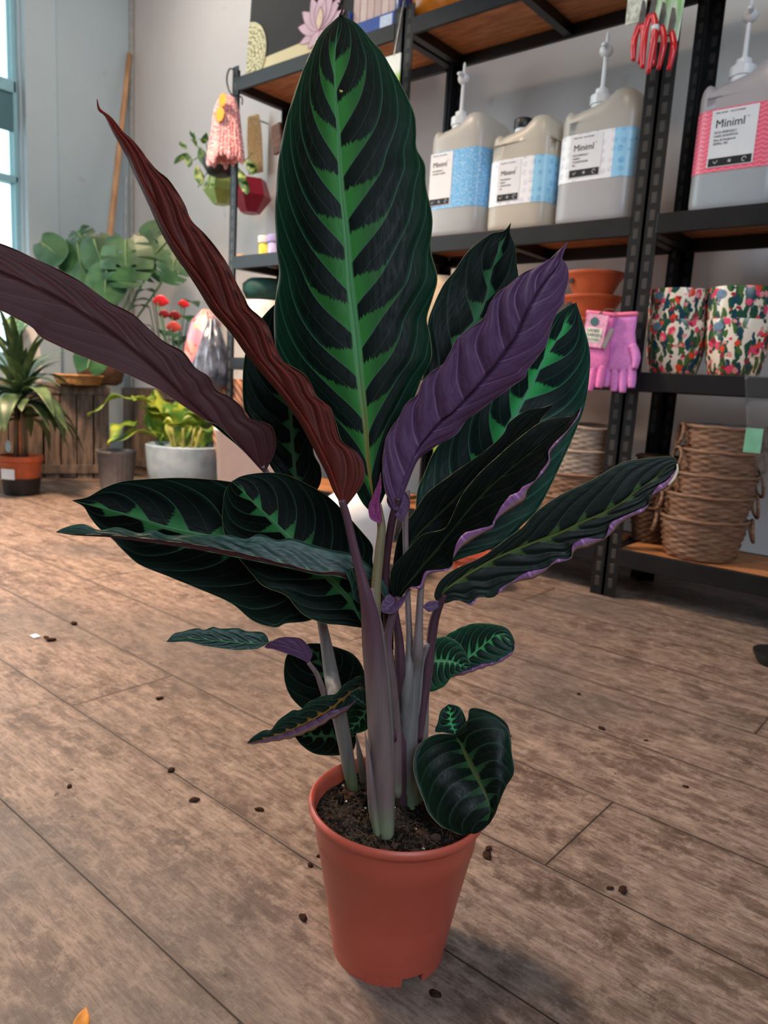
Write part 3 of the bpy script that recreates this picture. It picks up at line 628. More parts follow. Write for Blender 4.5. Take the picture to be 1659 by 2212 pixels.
# M: small leaf with purple margin
L([TOPM, UND, RIM],
  [(788, 1478), (787, 1460), (763, 1466), (740, 1482), (724, 1499), (700, 1502), (685, 1508), (665, 1518), (649, 1533), (633, 1534), (617, 1544), (600, 1557), (586, 1576), (571, 1577), (548, 1590), (533, 1606)],
  [(788, 1480), (765, 1492), (740, 1510), (712, 1533), (680, 1552), (640, 1572), (600, 1588), (560, 1600), (533, 1606)],
  [(788, 1482), (776, 1500), (764, 1520), (744, 1538), (714, 1555), (682, 1574), (640, 1591), (600, 1600), (548, 1607), (533, 1606)],
  [.845, .845, .85, .85], .004, -.004, N=11, amp=.0014, nt=90, ns=10, curl={1: [0, 0, 8, 16, 20, 20, 16, 12, 4, 0]})
L([TOPK, UNB, RIM], [(790, 1530), (776, 1524), (762, 1514), (755, 1498)], [(790, 1524), (778, 1514), (766, 1504), (755, 1498)], [(790, 1496), (786, 1486), (770, 1488), (755, 1498)], [.84, .84, .842], 0., 0., N=4, amp=.0006, nt=20, ns=5)
# N: round dark leaves behind the lower left
L([TOPE, UNB, RIM],
  [(755, 1575), (700, 1552), (650, 1528), (622, 1494), (613, 1453), (620, 1414), (645, 1397), (668, 1390)], [(757, 1576), (735, 1530), (712, 1470), (690, 1425), (668, 1390)],
  [(759, 1577), (788, 1540), (790, 1480), (783, 1440), (760, 1411), (714, 1394), (690, 1390), (668, 1390)], [.945, .95, .95], 0., 0., N=7, amp=.0014, nt=50, ns=12)
L([TOPE, UNB, RIM],
  [(770, 1585), (750, 1545), (690, 1535), (650, 1560), (634, 1585)], [(770, 1590), (730, 1590), (680, 1590), (634, 1586)], [(770, 1600), (760, 1625), (727, 1632), (682, 1629), (652, 1610), (634, 1587)],
  [.935, .935, .94], 0., 0., N=6, amp=.0012, nt=40, ns=10)
L([TOPY, UNB, RIM],
  [(800, 1500), (778, 1505), (752, 1530), (743, 1560), (748, 1582)], [(802, 1502), (792, 1535), (772, 1562), (748, 1582)], [(804, 1504), (806, 1550), (794, 1575), (770, 1584), (748, 1582)],
  [.90, .905, .91], 0., 0., N=6, amp=.001, nt=36, ns=8)
# O: two young striped leaves, lower right
L([TOPY, UNM, RIM],
  [(925, 1442), (940, 1400), (962, 1374), (981, 1362), (1005, 1351), (1029, 1346), (1065, 1348), (1094, 1356), (1108, 1375), (1112, 1390)], [(925, 1446), (965, 1440), (1005, 1426), (1041, 1397), (1077, 1370), (1112, 1390)],
  [(925, 1450), (950, 1466), (974, 1463), (1000, 1458), (1029, 1448), (1056, 1439), (1080, 1431), (1108, 1410), (1112, 1390)], [.93, .93, .925, .92], 0., -.006, N=10, amp=.0014, nt=70, ns=12, curl={1: [0, 0, 6, 9, 8, 8, 6, 7, 4, 0]})
L([TOPY, UNM, RIM],
  [(915, 1430), (920, 1395), (940, 1380), (962, 1375), (988, 1386), (1005, 1408), (1018, 1443)], [(915, 1434), (935, 1427), (972, 1428), (1000, 1438), (1018, 1443)],
  [(915, 1440), (918, 1485), (930, 1494), (945, 1490), (962, 1480), (976, 1462), (998, 1452), (1018, 1443)], [.905, .90, .90], 0., 0., N=9, amp=.0014, nt=60, ns=12)
# P: rounded dark leaf over the pot rim
L([TOPP, UNB, RIM],
  [(982, 1588), (968, 1586), (941, 1587), (911, 1602), (896, 1630), (893, 1660), (902, 1696), (914, 1726), (926, 1756), (950, 1783), (970, 1792), (995, 1803), (1030, 1800)],
  [(984, 1588), (1000, 1615), (1017, 1651), (1041, 1697), (1060, 1745), (1050, 1785), (1030, 1800)],
  [(987, 1586), (1000, 1565), (1017, 1549), (1014, 1532), (1032, 1530), (1062, 1539), (1089, 1557), (1101, 1578), (1105, 1621), (1110, 1669), (1092, 1700), (1078, 1735), (1066, 1765), (1050, 1785), (1030, 1800)],
  [.83, .815, .80, .79, .785], .0, .006, N=8, amp=.0009, nt=80, ns=16, bulge=-.008, gscale=1.3)
L([TOPF, UNM, RIM],
  [(985, 1588), (960, 1582), (940, 1580), (946, 1560), (952, 1535), (970, 1521)], [(986, 1588), (976, 1565), (972, 1540), (970, 1521)], [(988, 1588), (998, 1578), (1006, 1556), (993, 1528), (970, 1521)], [.835, .84, .85], 0., 0., N=6, amp=.001, nt=36, ns=8)
# Q: leaf behind the main one on the left
L([TOPE, UNM, RIM],
  [(655, 1090), (600, 1030), (565, 970), (540, 905), (527, 882), (524, 828), (528, 772), (545, 715), (568, 684), (597, 655), (640, 630)], [(656, 1090), (644, 1060), (637, 1024), (632, 950), (628, 890), (620, 800), (620, 720), (640, 630)],
  [(658, 1090), (690, 1050), (693, 1011), (676, 970), (690, 900), (700, 820), (690, 730), (640, 630)], [.88, .88, .875, .87], 0., .004, N=9, amp=.0013, nt=90, ns=14, bulge=.004)
DRY = plain('dried_leaf_edge', (214, 204, 180), .7, .3, .1, 90)
px_tube('dried_edge', DRY, [(1463, 1002, .781, 1.5), (1463, 1016, .781, 3), (1455, 1034, .781, 3.5), (1443, 1048, .781, 1.5)], plant, POT, 8)
px_tube('leaf_blemish', plain('yellow_blemish', (190, 176, 96), .7, .3), [(734, 195, .752, 1.5), (737, 198, .752, 2.6), (740, 196, .752, 1.5)], plant, POT, 8)
# magenta young curl at the centre
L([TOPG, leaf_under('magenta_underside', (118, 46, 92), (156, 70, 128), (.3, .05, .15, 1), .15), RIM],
  [(818, 1130), (800, 1120), (796, 1095), (806, 1070), (818, 1040), (822, 1020)], [(822, 1130), (812, 1110), (812, 1085), (818, 1055), (822, 1020)], [(826, 1130), (824, 1105), (820, 1080), (824, 1055), (822, 1020)], [.755, .752, .75], 0., 0., N=4, flip=True, amp=.0008, nt=30, ns=6)
L([TOPG, UND, RIM], [(866, 1130), (850, 1108), (836, 1085), (838, 1060)], [(866, 1132), (862, 1105), (852, 1080), (838, 1060)], [(868, 1130), (886, 1090), (872, 1060), (838, 1060)], [.757, .756, .755], 0., 0., N=4, flip=True, amp=.0008, nt=24, ns=6)

# ------------------------------------------------------------------ jerry cans
def super_ring(bm, hw, hd, z, n=5.0, seg=56, dz=None, k=1.0):
    ring = []
    for i in range(seg):
        a = 2 * pi * i / seg + .01; c, s = cos(a), sin(a)
        x = hw * math.copysign(abs(c) ** (2 / n), c) * k; y = hd * math.copysign(abs(s) ** (2 / n), s) * k
        ring.append(bm.verts.new((x, y, z + (dz(x, y) if dz else 0))))
    return ring
def loft(bm, rings, cap=True, mi=0):
    n = len(rings[0])
    for a, b in zip(rings, rings[1:]):
        for i in range(n): bm.faces.new((a[i], a[(i + 1) % n], b[(i + 1) % n], b[i])).material_index = mi
    if cap: bm.faces.new(rings[0][::-1]).material_index = mi; bm.faces.new(rings[-1]).material_index = mi
def can_mat(name, up, low, lvl):
    t = NT(name); s = t.n('ShaderNodeSeparateXYZ'); t.lk(t.obj(), s.inputs[0]); z = s.outputs[2]
    c = t.mix(t.ss(z, lvl - .004, lvl + .004), srgb(*low), srgb(*up)); c = t.mix(t.math('MULTIPLY', t.ss(t.noise(t.obj(), 9, 4), .4, .7), .25), c, srgb(*[int(v * .86) for v in up]))
    return translucent(t.fin(c, .3, .5), (.85, .85, .82, 1), .35)
def band_mat(name, kind):
    t = NT(name); o = t.obj(); s = t.n('ShaderNodeSeparateXYZ'); t.lk(o, s.inputs[0]); x, y, z = s.outputs
    if kind == 'pink':
        w = t.math('SINE', t.math('MULTIPLY', t.math('ADD', z, t.math('MULTIPLY', t.math('PINGPONG', x, .012), .5)), 520))
        c = t.mix(t.ss(w, .2, .7, 0, .55), srgb(232, 92, 120), srgb(246, 160, 176))
    elif kind == 'sparkle':
        v = t.n('ShaderNodeTexVoronoi'); v.inputs['Scale'].default_value = 220; t.lk(o, v.inputs['Vector'])
        c = t.mix(t.ss(v.outputs['Distance'], .1, .5), srgb(210, 232, 246), srgb(96, 168, 220))
    else:
        v = t.n('ShaderNodeTexVoronoi'); v.inputs['Scale'].default_value = 34; v.inputs['Randomness'].default_value = .35; t.lk(o, v.inputs['Vector'])
        spot = t.ss(v.outputs['Distance'], .30, .36, 1, 0); spot = t.math('MULTIPLY', spot, t.ss(t.noise(t.mapped(o, (1, 1, 4)), 60, 2), .4, .6, .3, 1))
        bl = t.ss(x, .066, .070) 
        bgc = t.mix(bl, srgb(232, 233, 238), srgb(150, 206, 238)); c = t.mix(t.math('MULTIPLY', spot, .7), bgc, t.mix(bl, srgb(190, 196, 214), srgb(92, 158, 214)))
    return t.fin(c, .35, .5)
PANEL = plain('label_paper', (218, 219, 223), .5, .4, .02); INK = plain('label_ink', (32, 32, 36), .6, .3, .02); INKG = plain('label_ink_grey', (96, 98, 106), .6, .3, .02)
def jerry_can(xc, label, ht, kind, cap, liquid, lines, w=.245, d=.225, zs=1.197, yc=None, panel=(-.070, .020), body=(204, 202, 196), faded=False, zl=(.09, .245), rot=0):
    yc = yc or YF + .02 + d / 2
    t = thing('jerry_can', label, 'canister', (xc, yc, zs + .001), rot, 'refill cans on the second shelf')
    hw, hd = w / 2, d / 2; bm = bmesh.new()
    def dz(x, y): 
        u = x / hw
        return .045 * math.exp(-abs((u - .55) / .42) ** 3) + .012 * math.exp(-((u + .85) / .2) ** 2) - .012 * math.exp(-((u + .62) / .10) ** 2) - .018
    h = ht
    R = [super_ring(bm, hw, hd, 0, k=.90), super_ring(bm, hw, hd, .006, k=.97), super_ring(bm, hw, hd, .022)]
    for z in (.06, .1, .15, .2, .25, .3): R.append(super_ring(bm, hw, hd, z * h / .36))
    for q, kk, dd in ((.06, 1, .2), (.045, .995, .45), (.032, .98, .7), (.022, .955, .85), (.013, .915, 1), (.007, .86, 1), (.003, .78, 1), (.001, .65, 1), (0, .4, 1), (0, .12, 1)): R.append(super_ring(bm, hw, hd, h - q, k=kk, dz=lambda x, y, dd=dd: dz(x, y) * dd))
    loft(bm, R); obj('body', bm, can_mat('milky_can_' + kind, body, liquid, zl[0] - .004), t, True)
    bm = bmesh.new(); e = .0012
    loft(bm, [super_ring(bm, hw + e, hd + e, z) for z in (zl[0], (zl[0] + zl[1]) / 2, zl[1])], False); lb = obj('label_band', bm, band_mat('band_' + kind, kind), t, True)
    yf = -hd - e - .0006; p0, p1 = panel
    bm = bmesh.new(); box(bm, p0, p1, yf - .0006, yf + .003, zl[0] + .012, zl[1] - .004); obj('label_panel', bm, PANEL, lb)
    bm = bmesh.new(); box(bm, p0 + .004, p1 - .004, yf - .0012, yf, zl[0] + .014, zl[0] + .036); ib = obj('symbol_strip', bm, INK, lb)
    bm = bmesh.new()
    for q in range(3):
        cx = p0 + .004 + (p1 - p0 - .008) * (q + .5) / 3; zc = zl[0] + .025
        if q == 0: tube(bm, [(cx - .005, yf - .0014, zc + .003), (cx, yf - .0014, zc - .004), (cx + .006, yf - .0014, zc + .005)], .0009, 5, sub=2)
        elif q == 1:
            for k in range(3): a = k * pi / 3; tube(bm, [(cx - .005 * cos(a), yf - .0014, zc - .005 * sin(a)), (cx + .005 * cos(a), yf - .0014, zc + .005 * sin(a))], .0008, 5, smooth_path=False)
        else: tube(bm, [(cx + .005 * cos(a) * (1 + .2 * sin(a * 2)), yf - .0014, zc + .006 * sin(a)) for a in [i * .45 for i in range(13)]], .0008, 5, sub=2)
    obj('symbol', bm, WHITEP, ib)
    sz = (p1 - p0) / .12
    def tx(s, size, dx, z, m, sx=1.0): text(s, size, m, lb, Matrix.Translation((p0 + dx, yf - .0012, z)) @ FACE, sx=sx)
    tx('Miniml', .030 * sz, .012, zl[1] - .052, INK, .95)
    tx('~', .012, .092 * sz, zl[1] - .036, INK)
    for i, ln in enumerate(lines): tx(ln, .0085 * sz, .012, zl[1] - .068 - i * .010, INKG)
    tx('REFILL SYSTEM     PLANT POWERED', .0048 * sz, .010, zl[1] - .014, INKG)
    # neck and closure
    cx = -.022; cy0 = -.052
    zt = h - .006
    if cap == 'black':
        bm = bmesh.new(); lathe(bm, [(.028, zt - .01), (.028, zt + .008)], 28, cx, cy0); obj('neck', bm, WHITEP, t, auto=40)
        bm = bmesh.new(); lathe(bm, [(.031, zt + .006), (.0325, zt + .01), (.0325, zt + .034), (.030, zt + .038)], 36, cx, cy0, wob=lambda a, z: .0008 * cos(a * 18)); obj('screw_cap', bm, BLACK, t, auto=40)
    else:
        bm = bmesh.new(); lathe(bm, [(.030, zt - .01), (.030, zt + .008)], 28, cx, cy0); obj('neck', bm, WHITEP, t, auto=40)
        bm = bmesh.new(); lathe(bm, [(.034, zt + .006), (.035, zt + .01), (.035, zt + .032), (.026, zt + .036), (.022, zt + .040), (.021, zt + .052), (.010, zt + .055), (.009, zt + .060)], 36, cx, cy0, wob=lambda a, z: .0009 * cos(a * 16) if z < zt + .035 else 0)
        pc = obj('pump_collar', bm, WHITEP, t, auto=40)
        hs = .16 if cap == 'pump' else .13
        bm = bmesh.new(); lathe(bm, [(.0075, zt + .055), (.0065, zt + hs)], 16, cx, cy0); obj('pump_stem', bm, WHITEP, pc, auto=40)
        bm = bmesh.new(); zz = zt + hs
        lathe(bm, [(.008, zz - .012), (.018, zz - .004), (.022, zz + .006), (.020, zz + .016), (.010, zz + .022), (.006, zz + .03), (.005, zz + .055), (.003, zz + .062)], 24, cx, cy0)
        tube(bm, [(cx, cy0, zz + .008), (cx + .01, cy0 - .03, zz + .012), (cx + .012, cy0 - .05, zz + .006)], [.009, .008, .006], 12); obj('pump_head', bm, WHITEP, pc, True)
    return t
jerry_can(-1.715, 'milky can with white pump and glittery blue label band, left of the black-capped can', .40, 'sparkle', 'pump', (192, 198, 202), ['ECO-FRIENDLY', 'LAUNDRY LIQUID'], zl=(.10, .30), panel=(-.10, .0))
jerry_can(-1.445, 'cream can with a black screw cap and pale blue patterned label', .345, 'dots', 'black', (216, 209, 194), ['ECO-FRIENDLY', 'FABRIC', 'CONDITIONER', 'Bio'], zl=(.085, .235), body=(216, 209, 194))
jerry_can(-1.165, 'large milky can with tall white pump, right of the black-capped can', .375, 'dots', 'pump', (198, 200, 206), ['ECO-FRIENDLY', 'FABRIC', 'CONDITIONER', 'Bio'], w=.27, d=.235, zl=(.13, .275), panel=(-.08, .03), body=(206, 202, 194))
jerry_can(-.735, 'milky can with white pump and pink zigzag label, right of the red-handled tools', .37, 'pink', 'pump', (188, 198, 206), ['ECO-FRIENDLY', 'HAIR SHAMPOO', 'lime & bergamot', 'REFILL 20L'], w=.25, d=.225, zl=(.105, .275), panel=(-.070, .055), body=(198, 190, 194))

# ------------------------------------------------------------------ floral pots
def floral_mat(name, seed):
    t = NT(name); o = t.obj(); m = t.n('ShaderNodeMapping'); m.inputs['Location'].default_value = (seed, seed * .7, seed * 1.3); t.lk(o, m.inputs[0]); o = m.outputs[0]
    dn = t.n('ShaderNodeTexNoise'); dn.inputs['Scale'].default_value = 30; t.lk(o, dn.inputs['Vector'])
    dis = t.n('ShaderNodeVectorMath', operation='MULTIPLY_ADD'); t.lk(dn.outputs['Color'], dis.inputs[0]); dis.inputs[1].default_value = (.03, .03, .03); t.lk(o, dis.inputs[2]); o = dis.outputs[0]
    c = srgb(236, 226, 208)
    for i, (col, sc, th) in enumerate((((34, 78, 62), 26, .54), ((70, 104, 52), 34, .48), ((24, 66, 84), 30, .38), ((222, 74, 46), 25, .28), ((226, 72, 110), 30, .30), ((150, 40, 60), 36, .24), ((228, 150, 150), 38, .24))):
        v = t.n('ShaderNodeTexVoronoi'); v.inputs['Scale'].default_value = sc; mp = t.n('ShaderNodeMapping'); mp.inputs['Location'].default_value = (i * 3.1, i, i * 2.2); mp.inputs['Rotation'].default_value = (0, .5 * i, i)
        mp.inputs['Scale'].default_value = (1.6, 1.6, .55) if i < 3 else (1, 1, 1); t.lk(o, mp.inputs[0]); t.lk(mp.outputs[0], v.inputs['Vector'])
        ww = t.n('ShaderNodeTexWhiteNoise', noise_dimensions='3D'); t.lk(v.outputs['Position'], ww.inputs['Vector'])
        msk = t.math('MULTIPLY', t.ss(v.outputs['Distance'], th, th + .04, 1, 0), t.math('GREATER_THAN', ww.outputs['Value'], .35)); c = t.mix(msk, c, srgb(*col))
    return t.fin(c, .25, .5)
def floral_pot(x, y, z, label, seed, r=.092, h=.165):
    t = thing('floral_plant_pot', label, 'plant pot', (x, y, z + .001), 0, 'stacked floral plant pots'); bm = bmesh.new()
    lathe(bm, [(r * .70, 0), (r * .78, .008), (r * .90, h * .3), (r * .98, h * .65), (r, h - .006), (r * .99, h), (r * .95, h), (r * .93, h * .6), (r * .7, .03)], 48)
    obj('pot_wall', bm, floral_mat('floral_print_%d' % int(seed * 10), seed), t, auto=50)
    bm = bmesh.new(); a = -1.95; rr = r * .985
    ring = [bm.verts.new((rr * cos(a + .20 * cos(q)) + .002 * cos(a), rr * sin(a + .20 * cos(q)) + .002 * sin(a), h * .86 + .013 * sin(q))) for q in [i * pi / 8 for i in range(16)]]
    ce = bm.verts.new(((rr + .003) * cos(a), (rr + .003) * sin(a), h * .86))
    for i in range(16): bm.faces.new((ring[i], ring[(i + 1) % 16], ce))
    obj('round_sticker', bm, plain('slate_blue_sticker', (96, 124, 148), .5, .4, .15, 90), t, True)
    return t
for (px, side, sd_) in ((1463, 'left', 1.0), (1586, 'right', 2.3)):
    Yp = 2.415; xx = ony(px, 720, Yp)[0] + (.012 if side == 'right' else 0)
    floral_pot(xx, Yp, .728, 'floral print pot, lower one of the %s stack' % side, sd_)
    floral_pot(xx - .004, Yp, .728 + .092, 'floral print pot nested on top of the %s stack' % side, sd_ + .6)
floral_pot(-.47, 2.42, .728, 'floral print pot cut by the right edge of the picture', 3.7)
floral_pot(-.72, 2.545, .728 + .05, 'floral print pot half hidden behind the two stacks', 4.4, .06, .14)

# ------------------------------------------------------------------ wicker baskets
def wicker(name, a, b):
    if name in _mc: return _mc[name]
    t = NT(name); o = t.obj(); f = t.noise(t.mapped(o, (1, 1, 14)), 18, 5, .7); c = t.mix(t.ss(f, .3, .68), srgb(*a), srgb(*b)); t.bump(t.noise(o, 120, 4), .5, .002); _mc[name] = t.fin(c, .6, .35); return _mc[name]
WB = wicker('brown_wicker', (82, 56, 42), (150, 114, 90)); WG = wicker('grey_wicker', (120, 100, 88), (176, 158, 142)); WD = wicker('dark_wicker', (52, 36, 28), (104, 74, 54))
def basket(x, y, z, r0, r1, h, label, m, rot=0., tilt=0., liner=False, grp='stacked wicker baskets', handle=True):
    t = thing('wicker_basket', label, 'basket', (x, y, z + .001), rot, grp); t.rotation_euler = (tilt, 0, rot); bm = bmesh.new()
    rows = max(8, int(h / .009)); seg = 96; rings = []; ph = random.random() * 9
    for k in range(rows * 2 + 1):
        f = k / (rows * 2); rr = r0 + (r1 - r0) * f ** .8; row = k // 2; ring = []
        for i in range(seg):
            a = 2 * pi * i / seg; bulge = (.0032 if k % 2 else 0)
            wv = .0032 * cos(a * 12 + pi * (row % 2)) * (1 if k % 2 else .3); q = rr + bulge + wv + .0015 * sin(a * 3 + row + ph)
            ring.append(bm.verts.new((q * cos(a), q * sin(a), h * f + .0012 * sin(a * 5 + row * 2))))
        rings.append(ring)
    for a_, b_ in zip(rings, rings[1:]):
        for i in range(seg): bm.faces.new((a_[i], a_[(i + 1) % seg], b_[(i + 1) % seg], b_[i]))
    bm.faces.new(rings[0][::-1])
    inner = [bm.verts.new(((r1 - .012) * cos(2 * pi * i / seg), (r1 - .012) * sin(2 * pi * i / seg), h - .004)) for i in range(seg)]; bot = [bm.verts.new(((r0 - .01) * cos(2 * pi * i / seg), (r0 - .01) * sin(2 * pi * i / seg), .012)) for i in range(seg)]
    for i in range(seg):
        j = (i + 1) % seg; bm.faces.new((rings[-1][i], rings[-1][j], inner[j], inner[i])); bm.faces.new((inner[i], inner[j], bot[j], bot[i]))
    bm.faces.new(bot); obj('woven_wall', bm, m, t, True)
    bm = bmesh.new(); pts = [((r1 + .002) * cos(q), (r1 + .002) * sin(q), h + .001 * sin(q * 7)) for q in [i * 2 * pi / 40 for i in range(41)]]; tube(bm, pts, .0058, 8, sub=2, cap=False)
    obj('braided_rim', bm, m, t, True)
    if handle:
        for s_ in (0, pi):
            bm = bmesh.new(); P = []
            for i in range(13):
                q = i * pi * 2 / 12; aa = s_ + .30 * sin(q) * .8; rad_ = r1 + .012 + .010 * (1 - cos(q)) * .5
                P.append((rad_ * cos(aa), rad_ * sin(aa), h - .028 + .034 * cos(q)))
            tube(bm, P, .0055, 8, sub=4, cap=False); obj('handle', bm, m, t, True)
    if liner:
        bm = bmesh.new(); lathe(bm, [(r1 - .010, h + .004), (r1 - .016, h * .5), (r0, .03)], 40, cap0=False, cap1=False, wob=lambda a, z: .004 * sin(a * 9) + .003 * sin(a * 17 + z * 40)); obj('plastic_liner', bm, plain('crinkled_clear_plastic', (150, 166, 182), .12, .8, .3, 40), t, True)
    return t
zb = .166; cb = (-.715, 2.425)
for k, (dx, dz_, r1, lab) in enumerate(((0.0, .0, .128, 'brown wicker basket at the very bottom of the tall right stack'), (.004, .075, .128, 'brown wicker basket, second from the bottom of the tall right stack'), (.018, .140, .122, 'brown wicker basket in the middle of the tall right stack'), (.022, .212, .118, 'brown wicker basket, second from the top of the tall right stack'))):
    basket(cb[0] + dx, cb[1], zb + dz_, r1 * .80, r1, .125, lab, WB, rot=3.5 + k * .12, grp='brown baskets of the tall stack')
basket(cb[0] + .025, cb[1], zb + .285, .094, .112, .125, 'brown wicker basket topmost of the tall stack, lined with clear plastic', WB, rot=3.7, liner=True, grp='brown baskets of the tall stack')
xd = ony(1430, 1080, 2.5)[0]
for k, lab in enumerate(('dark wicker basket lowest behind the tall brown stack', 'dark wicker basket in the middle behind the tall brown stack', 'dark wicker basket on top behind the tall brown stack')):
    if k < 3: basket(-.915, 2.53, zb + k * .085, .055, .07, .12, lab, WD, rot=k * .4, grp='dark baskets behind the tall stack', handle=False)
xg = -1.165
for k, lab in enumerate(('grey-brown wicker basket, lowest of the stack left of the double post', 'grey-brown wicker basket, second from the bottom left of the double post', 'grey-brown wicker basket, third from the bottom left of the double post', 'pale grey wicker basket topmost of the stack left of the double post')):
    basket(xg + .012 * k, 2.45, zb + k * .082, .10, .125 - .006 * (k == 3), .13, lab, WG if k > 1 else WB, rot=.2 + k * .25, tilt=.03 * (k == 3), grp='baskets left of the double post')

# ------------------------------------------------------------------ terracotta bowls, gloves, secateurs
BR = plain('terracotta_glaze', (190, 88, 48), .45, .45, .08, 14)
xb_ = ony(1282, 620, 2.44)[0]
for k, nm in enumerate(('lowest', 'second from the bottom', 'second from the top', 'topmost')):
    z0 = .729 + k * .077
    t = thing('terracotta_bowl', 'orange terracotta bowl, %s of the stack under the cans' % nm, 'bowl', (xb_, 2.44, z0), 0, 'stacked terracotta bowls')
    bm = bmesh.new(); lathe(bm, [(.052, 0), (.058, .004), (.066, .03), (.084, .066), (.097, .086), (.101, .090), (.101, .097), (.096, .098), (.090, .086), (.06, .03), (.05, .012)], 48); obj('bowl_wall', bm, BR, t, auto=50)
    bm = bmesh.new(); a = -2.15; q = Matrix.Rotation(a + pi / 2, 4, 'Z'); vs = box(bm, -.014, .014, -.0885, -.0865, .058, .082)
    bmesh.ops.transform(bm, matrix=q @ Matrix.Rotation(0, 4, 'X'), verts=bm.verts); obj('black_sticker', bm, BLACK, t)
def uvtube(name, m, pts, r, par, seg=10, flat=1.0):
    bm = bmesh.new(); tube(bm, pts, r, seg, flat=flat, sub=6); return obj(name, bm, m, par, True)
# gloves
PINK = plain('pink_knit', (236, 128, 190), .8, .2, .08, 120, .3); PINK2 = plain('pink_rubber_coating', (240, 120, 160), .5, .4, .05)
gx, gy = -1.0, 2.255
def glove(px0, label, off, mir, m, rot):
    t = thing('garden_glove', label, 'glove', (gx + px0, gy - off, .905), 0, 'pair of pink gloves on the post'); t.rotation_euler = (0, rot, .15)
    bm = bmesh.new(); R = [super_ring(bm, w, d, z, 3, 32) for w, d, z in ((.046, .010, 0), (.044, .011, -.03), (.041, .011, -.06), (.045, .014, -.09), (.052, .016, -.13), (.050, .015, -.165), (.044, .010, -.178))]; loft(bm, R)
    obj('palm', bm, m, t, True)
    for i in range(4):
        x = -.037 + i * .0245; ln = (.052, .066, .070, .056)[i] * 1.0
        uvtube('finger', m, [(x, 0, -.160), (x * 1.06, -.002, -.175 - ln * .5), (x * 1.08, -.004, -.172 - ln)], [.0138, .0138, .0105], t)
    uvtube('thumb', m, [(mir * .036, -.01, -.10), (mir * .052, -.016, -.135), (mir * .050, -.018, -.170)], [.014, .0135, .009], t)
    bm = bmesh.new(); R = [super_ring(bm, w, d, z, 3, 32) for w, d, z in ((.0475, .0115, .001), (.0478, .012, -.012))]; loft(bm, R); obj('cuff_hem', bm, PINK2, t, True)
    return t
glove(.018, 'pink knitted glove with lilac back, the rear one hanging on the rack post', .0, 1, plain('lilac_pink_knit', (222, 140, 210), .8, .2, .08, 120, .3), -.06)
glove(-.035, 'pink garden glove in front, hanging from the rack post by its tag', .034, -1, PINK, .10)
t = thing('glove_tag', 'pink cardboard hang tag with a printed cream label in front of the gloves', 'tag', (gx - .035, gy - .058, .885)); t.rotation_euler = (0, .12, .15)
bm = bmesh.new(); box(bm, -.034, .034, -.001, .001, -.088, .012, .003); obj('card', bm, plain('pale_pink_card', (236, 170, 200), .6, .3, .15, 60), t)
bm = bmesh.new(); lathe(bm, [(.013, -.001), (.013, .001)], 24); bmesh.ops.transform(bm, matrix=Matrix.Translation((-.006, -.002, -.012)) @ Matrix.Rotation(pi / 2, 4, 'X'), verts=bm.verts); obj('round_emblem', bm, plain('teal_ink', (72, 110, 112), .6, .3), t)
bm = bmesh.new(); box(bm, -.026, .024, -.0022, -.001, -.074, -.030, .001); cl = obj('cream_label', bm, plain('cream_label', (236, 230, 214), .6, .3), t)
for i, s in enumerate(('LADIES', 'GARDEN', 'GLOVES')): text(s, .0135, plain('teal_ink', (72, 110, 112)), t, Matrix.Translation((-.023, -.0028, -.043 - i * .0135)) @ FACE, sx=.9)
uvtube('hanging_clip', plain('brass_clip', (150, 130, 100), .3, .5, metal=.6), [(0, .0, .01), (.012, .03, .03), (.03, .055, .035)], .0025, t)
bm = bmesh.new(); box(bm, .05, .066, -.003, -.001, -.075, -.012, .002); bmesh.ops.transform(bm, matrix=Matrix.Rotation(.25, 4, 'Y'), verts=bm.verts); obj('grey_cord_loop', bm, plain('grey_strap', (140, 132, 134)), t)
# secateurs: red handled tools hanging at the post top
RED = plain('glossy_red_handle', (206, 34, 44), .22, .6, .06); STEEL = plain('tool_steel', (130, 128, 126), .3, .6, .2, 40, metal=.7)
for k, (px, py0, py1, lab) in enumerate(((1383, 62, 138, 'red-handled secateurs, leftmost of the bunch hanging from the post'), (1407, 40, 158, 'red-handled secateurs in front with a white band on the grip'), (1426, 66, 150, 'red-handled secateurs behind the white-banded pair'), (1447, 78, 152, 'red-handled secateurs, rightmost of the hanging bunch'))):
    Y = (2.20, 2.175, 2.225, 2.235)[k]; top = ony(px, py0, Y); bot = ony(px, py1, Y); hgt = top[2] - bot[2]
    t = thing('secateurs', lab, 'secateurs', (top[0], Y, top[2]), 0, 'secateurs hanging on the post')
    for s_ in (-1, 1):
        if k == 3 and s_ < 0: continue
        uvtube('handle', RED, [(s_ * .004, 0, .01), (s_ * .013, 0, -.02), (s_ * .014 + .002, -.004, -hgt * .5), (s_ * .009, -.003, -hgt * (1 if s_ > 0 else .88))], [.008, .0095, .009, .0065], t)
    bm = bmesh.new(); lathe(bm, [(.009, -.004), (.009, .004)], 16); bmesh.ops.transform(bm, matrix=Matrix.Translation((0, 0, .012)) @ Matrix.Rotation(pi / 2, 4, 'X'), verts=bm.verts); obj('pivot_bolt', bm, STEEL, t, auto=40)
    bm = bmesh.new(); vs = [(-.008, .01), (.008, .01), (.012, .04), (.006, .07), (-.002, .075), (-.006, .04)]
    f = bm.faces.new([bm.verts.new((a, -.001, b)) for a, b in vs]); r = bmesh.ops.extrude_face_region(bm, geom=[f]); bmesh.ops.translate(bm, vec=(0, .003, 0), verts=[v for v in r['geom'] if isinstance(v, bmesh.types.BMVert)]); obj('blade', bm, STEEL, t)
    if k == 1: bm = bmesh.new(); tube(bm, [(.014, 0, -.022), (.015, 0, -.036)], .0105, 12, sub=2); obj('white_band', bm, WHITEP, t, True)
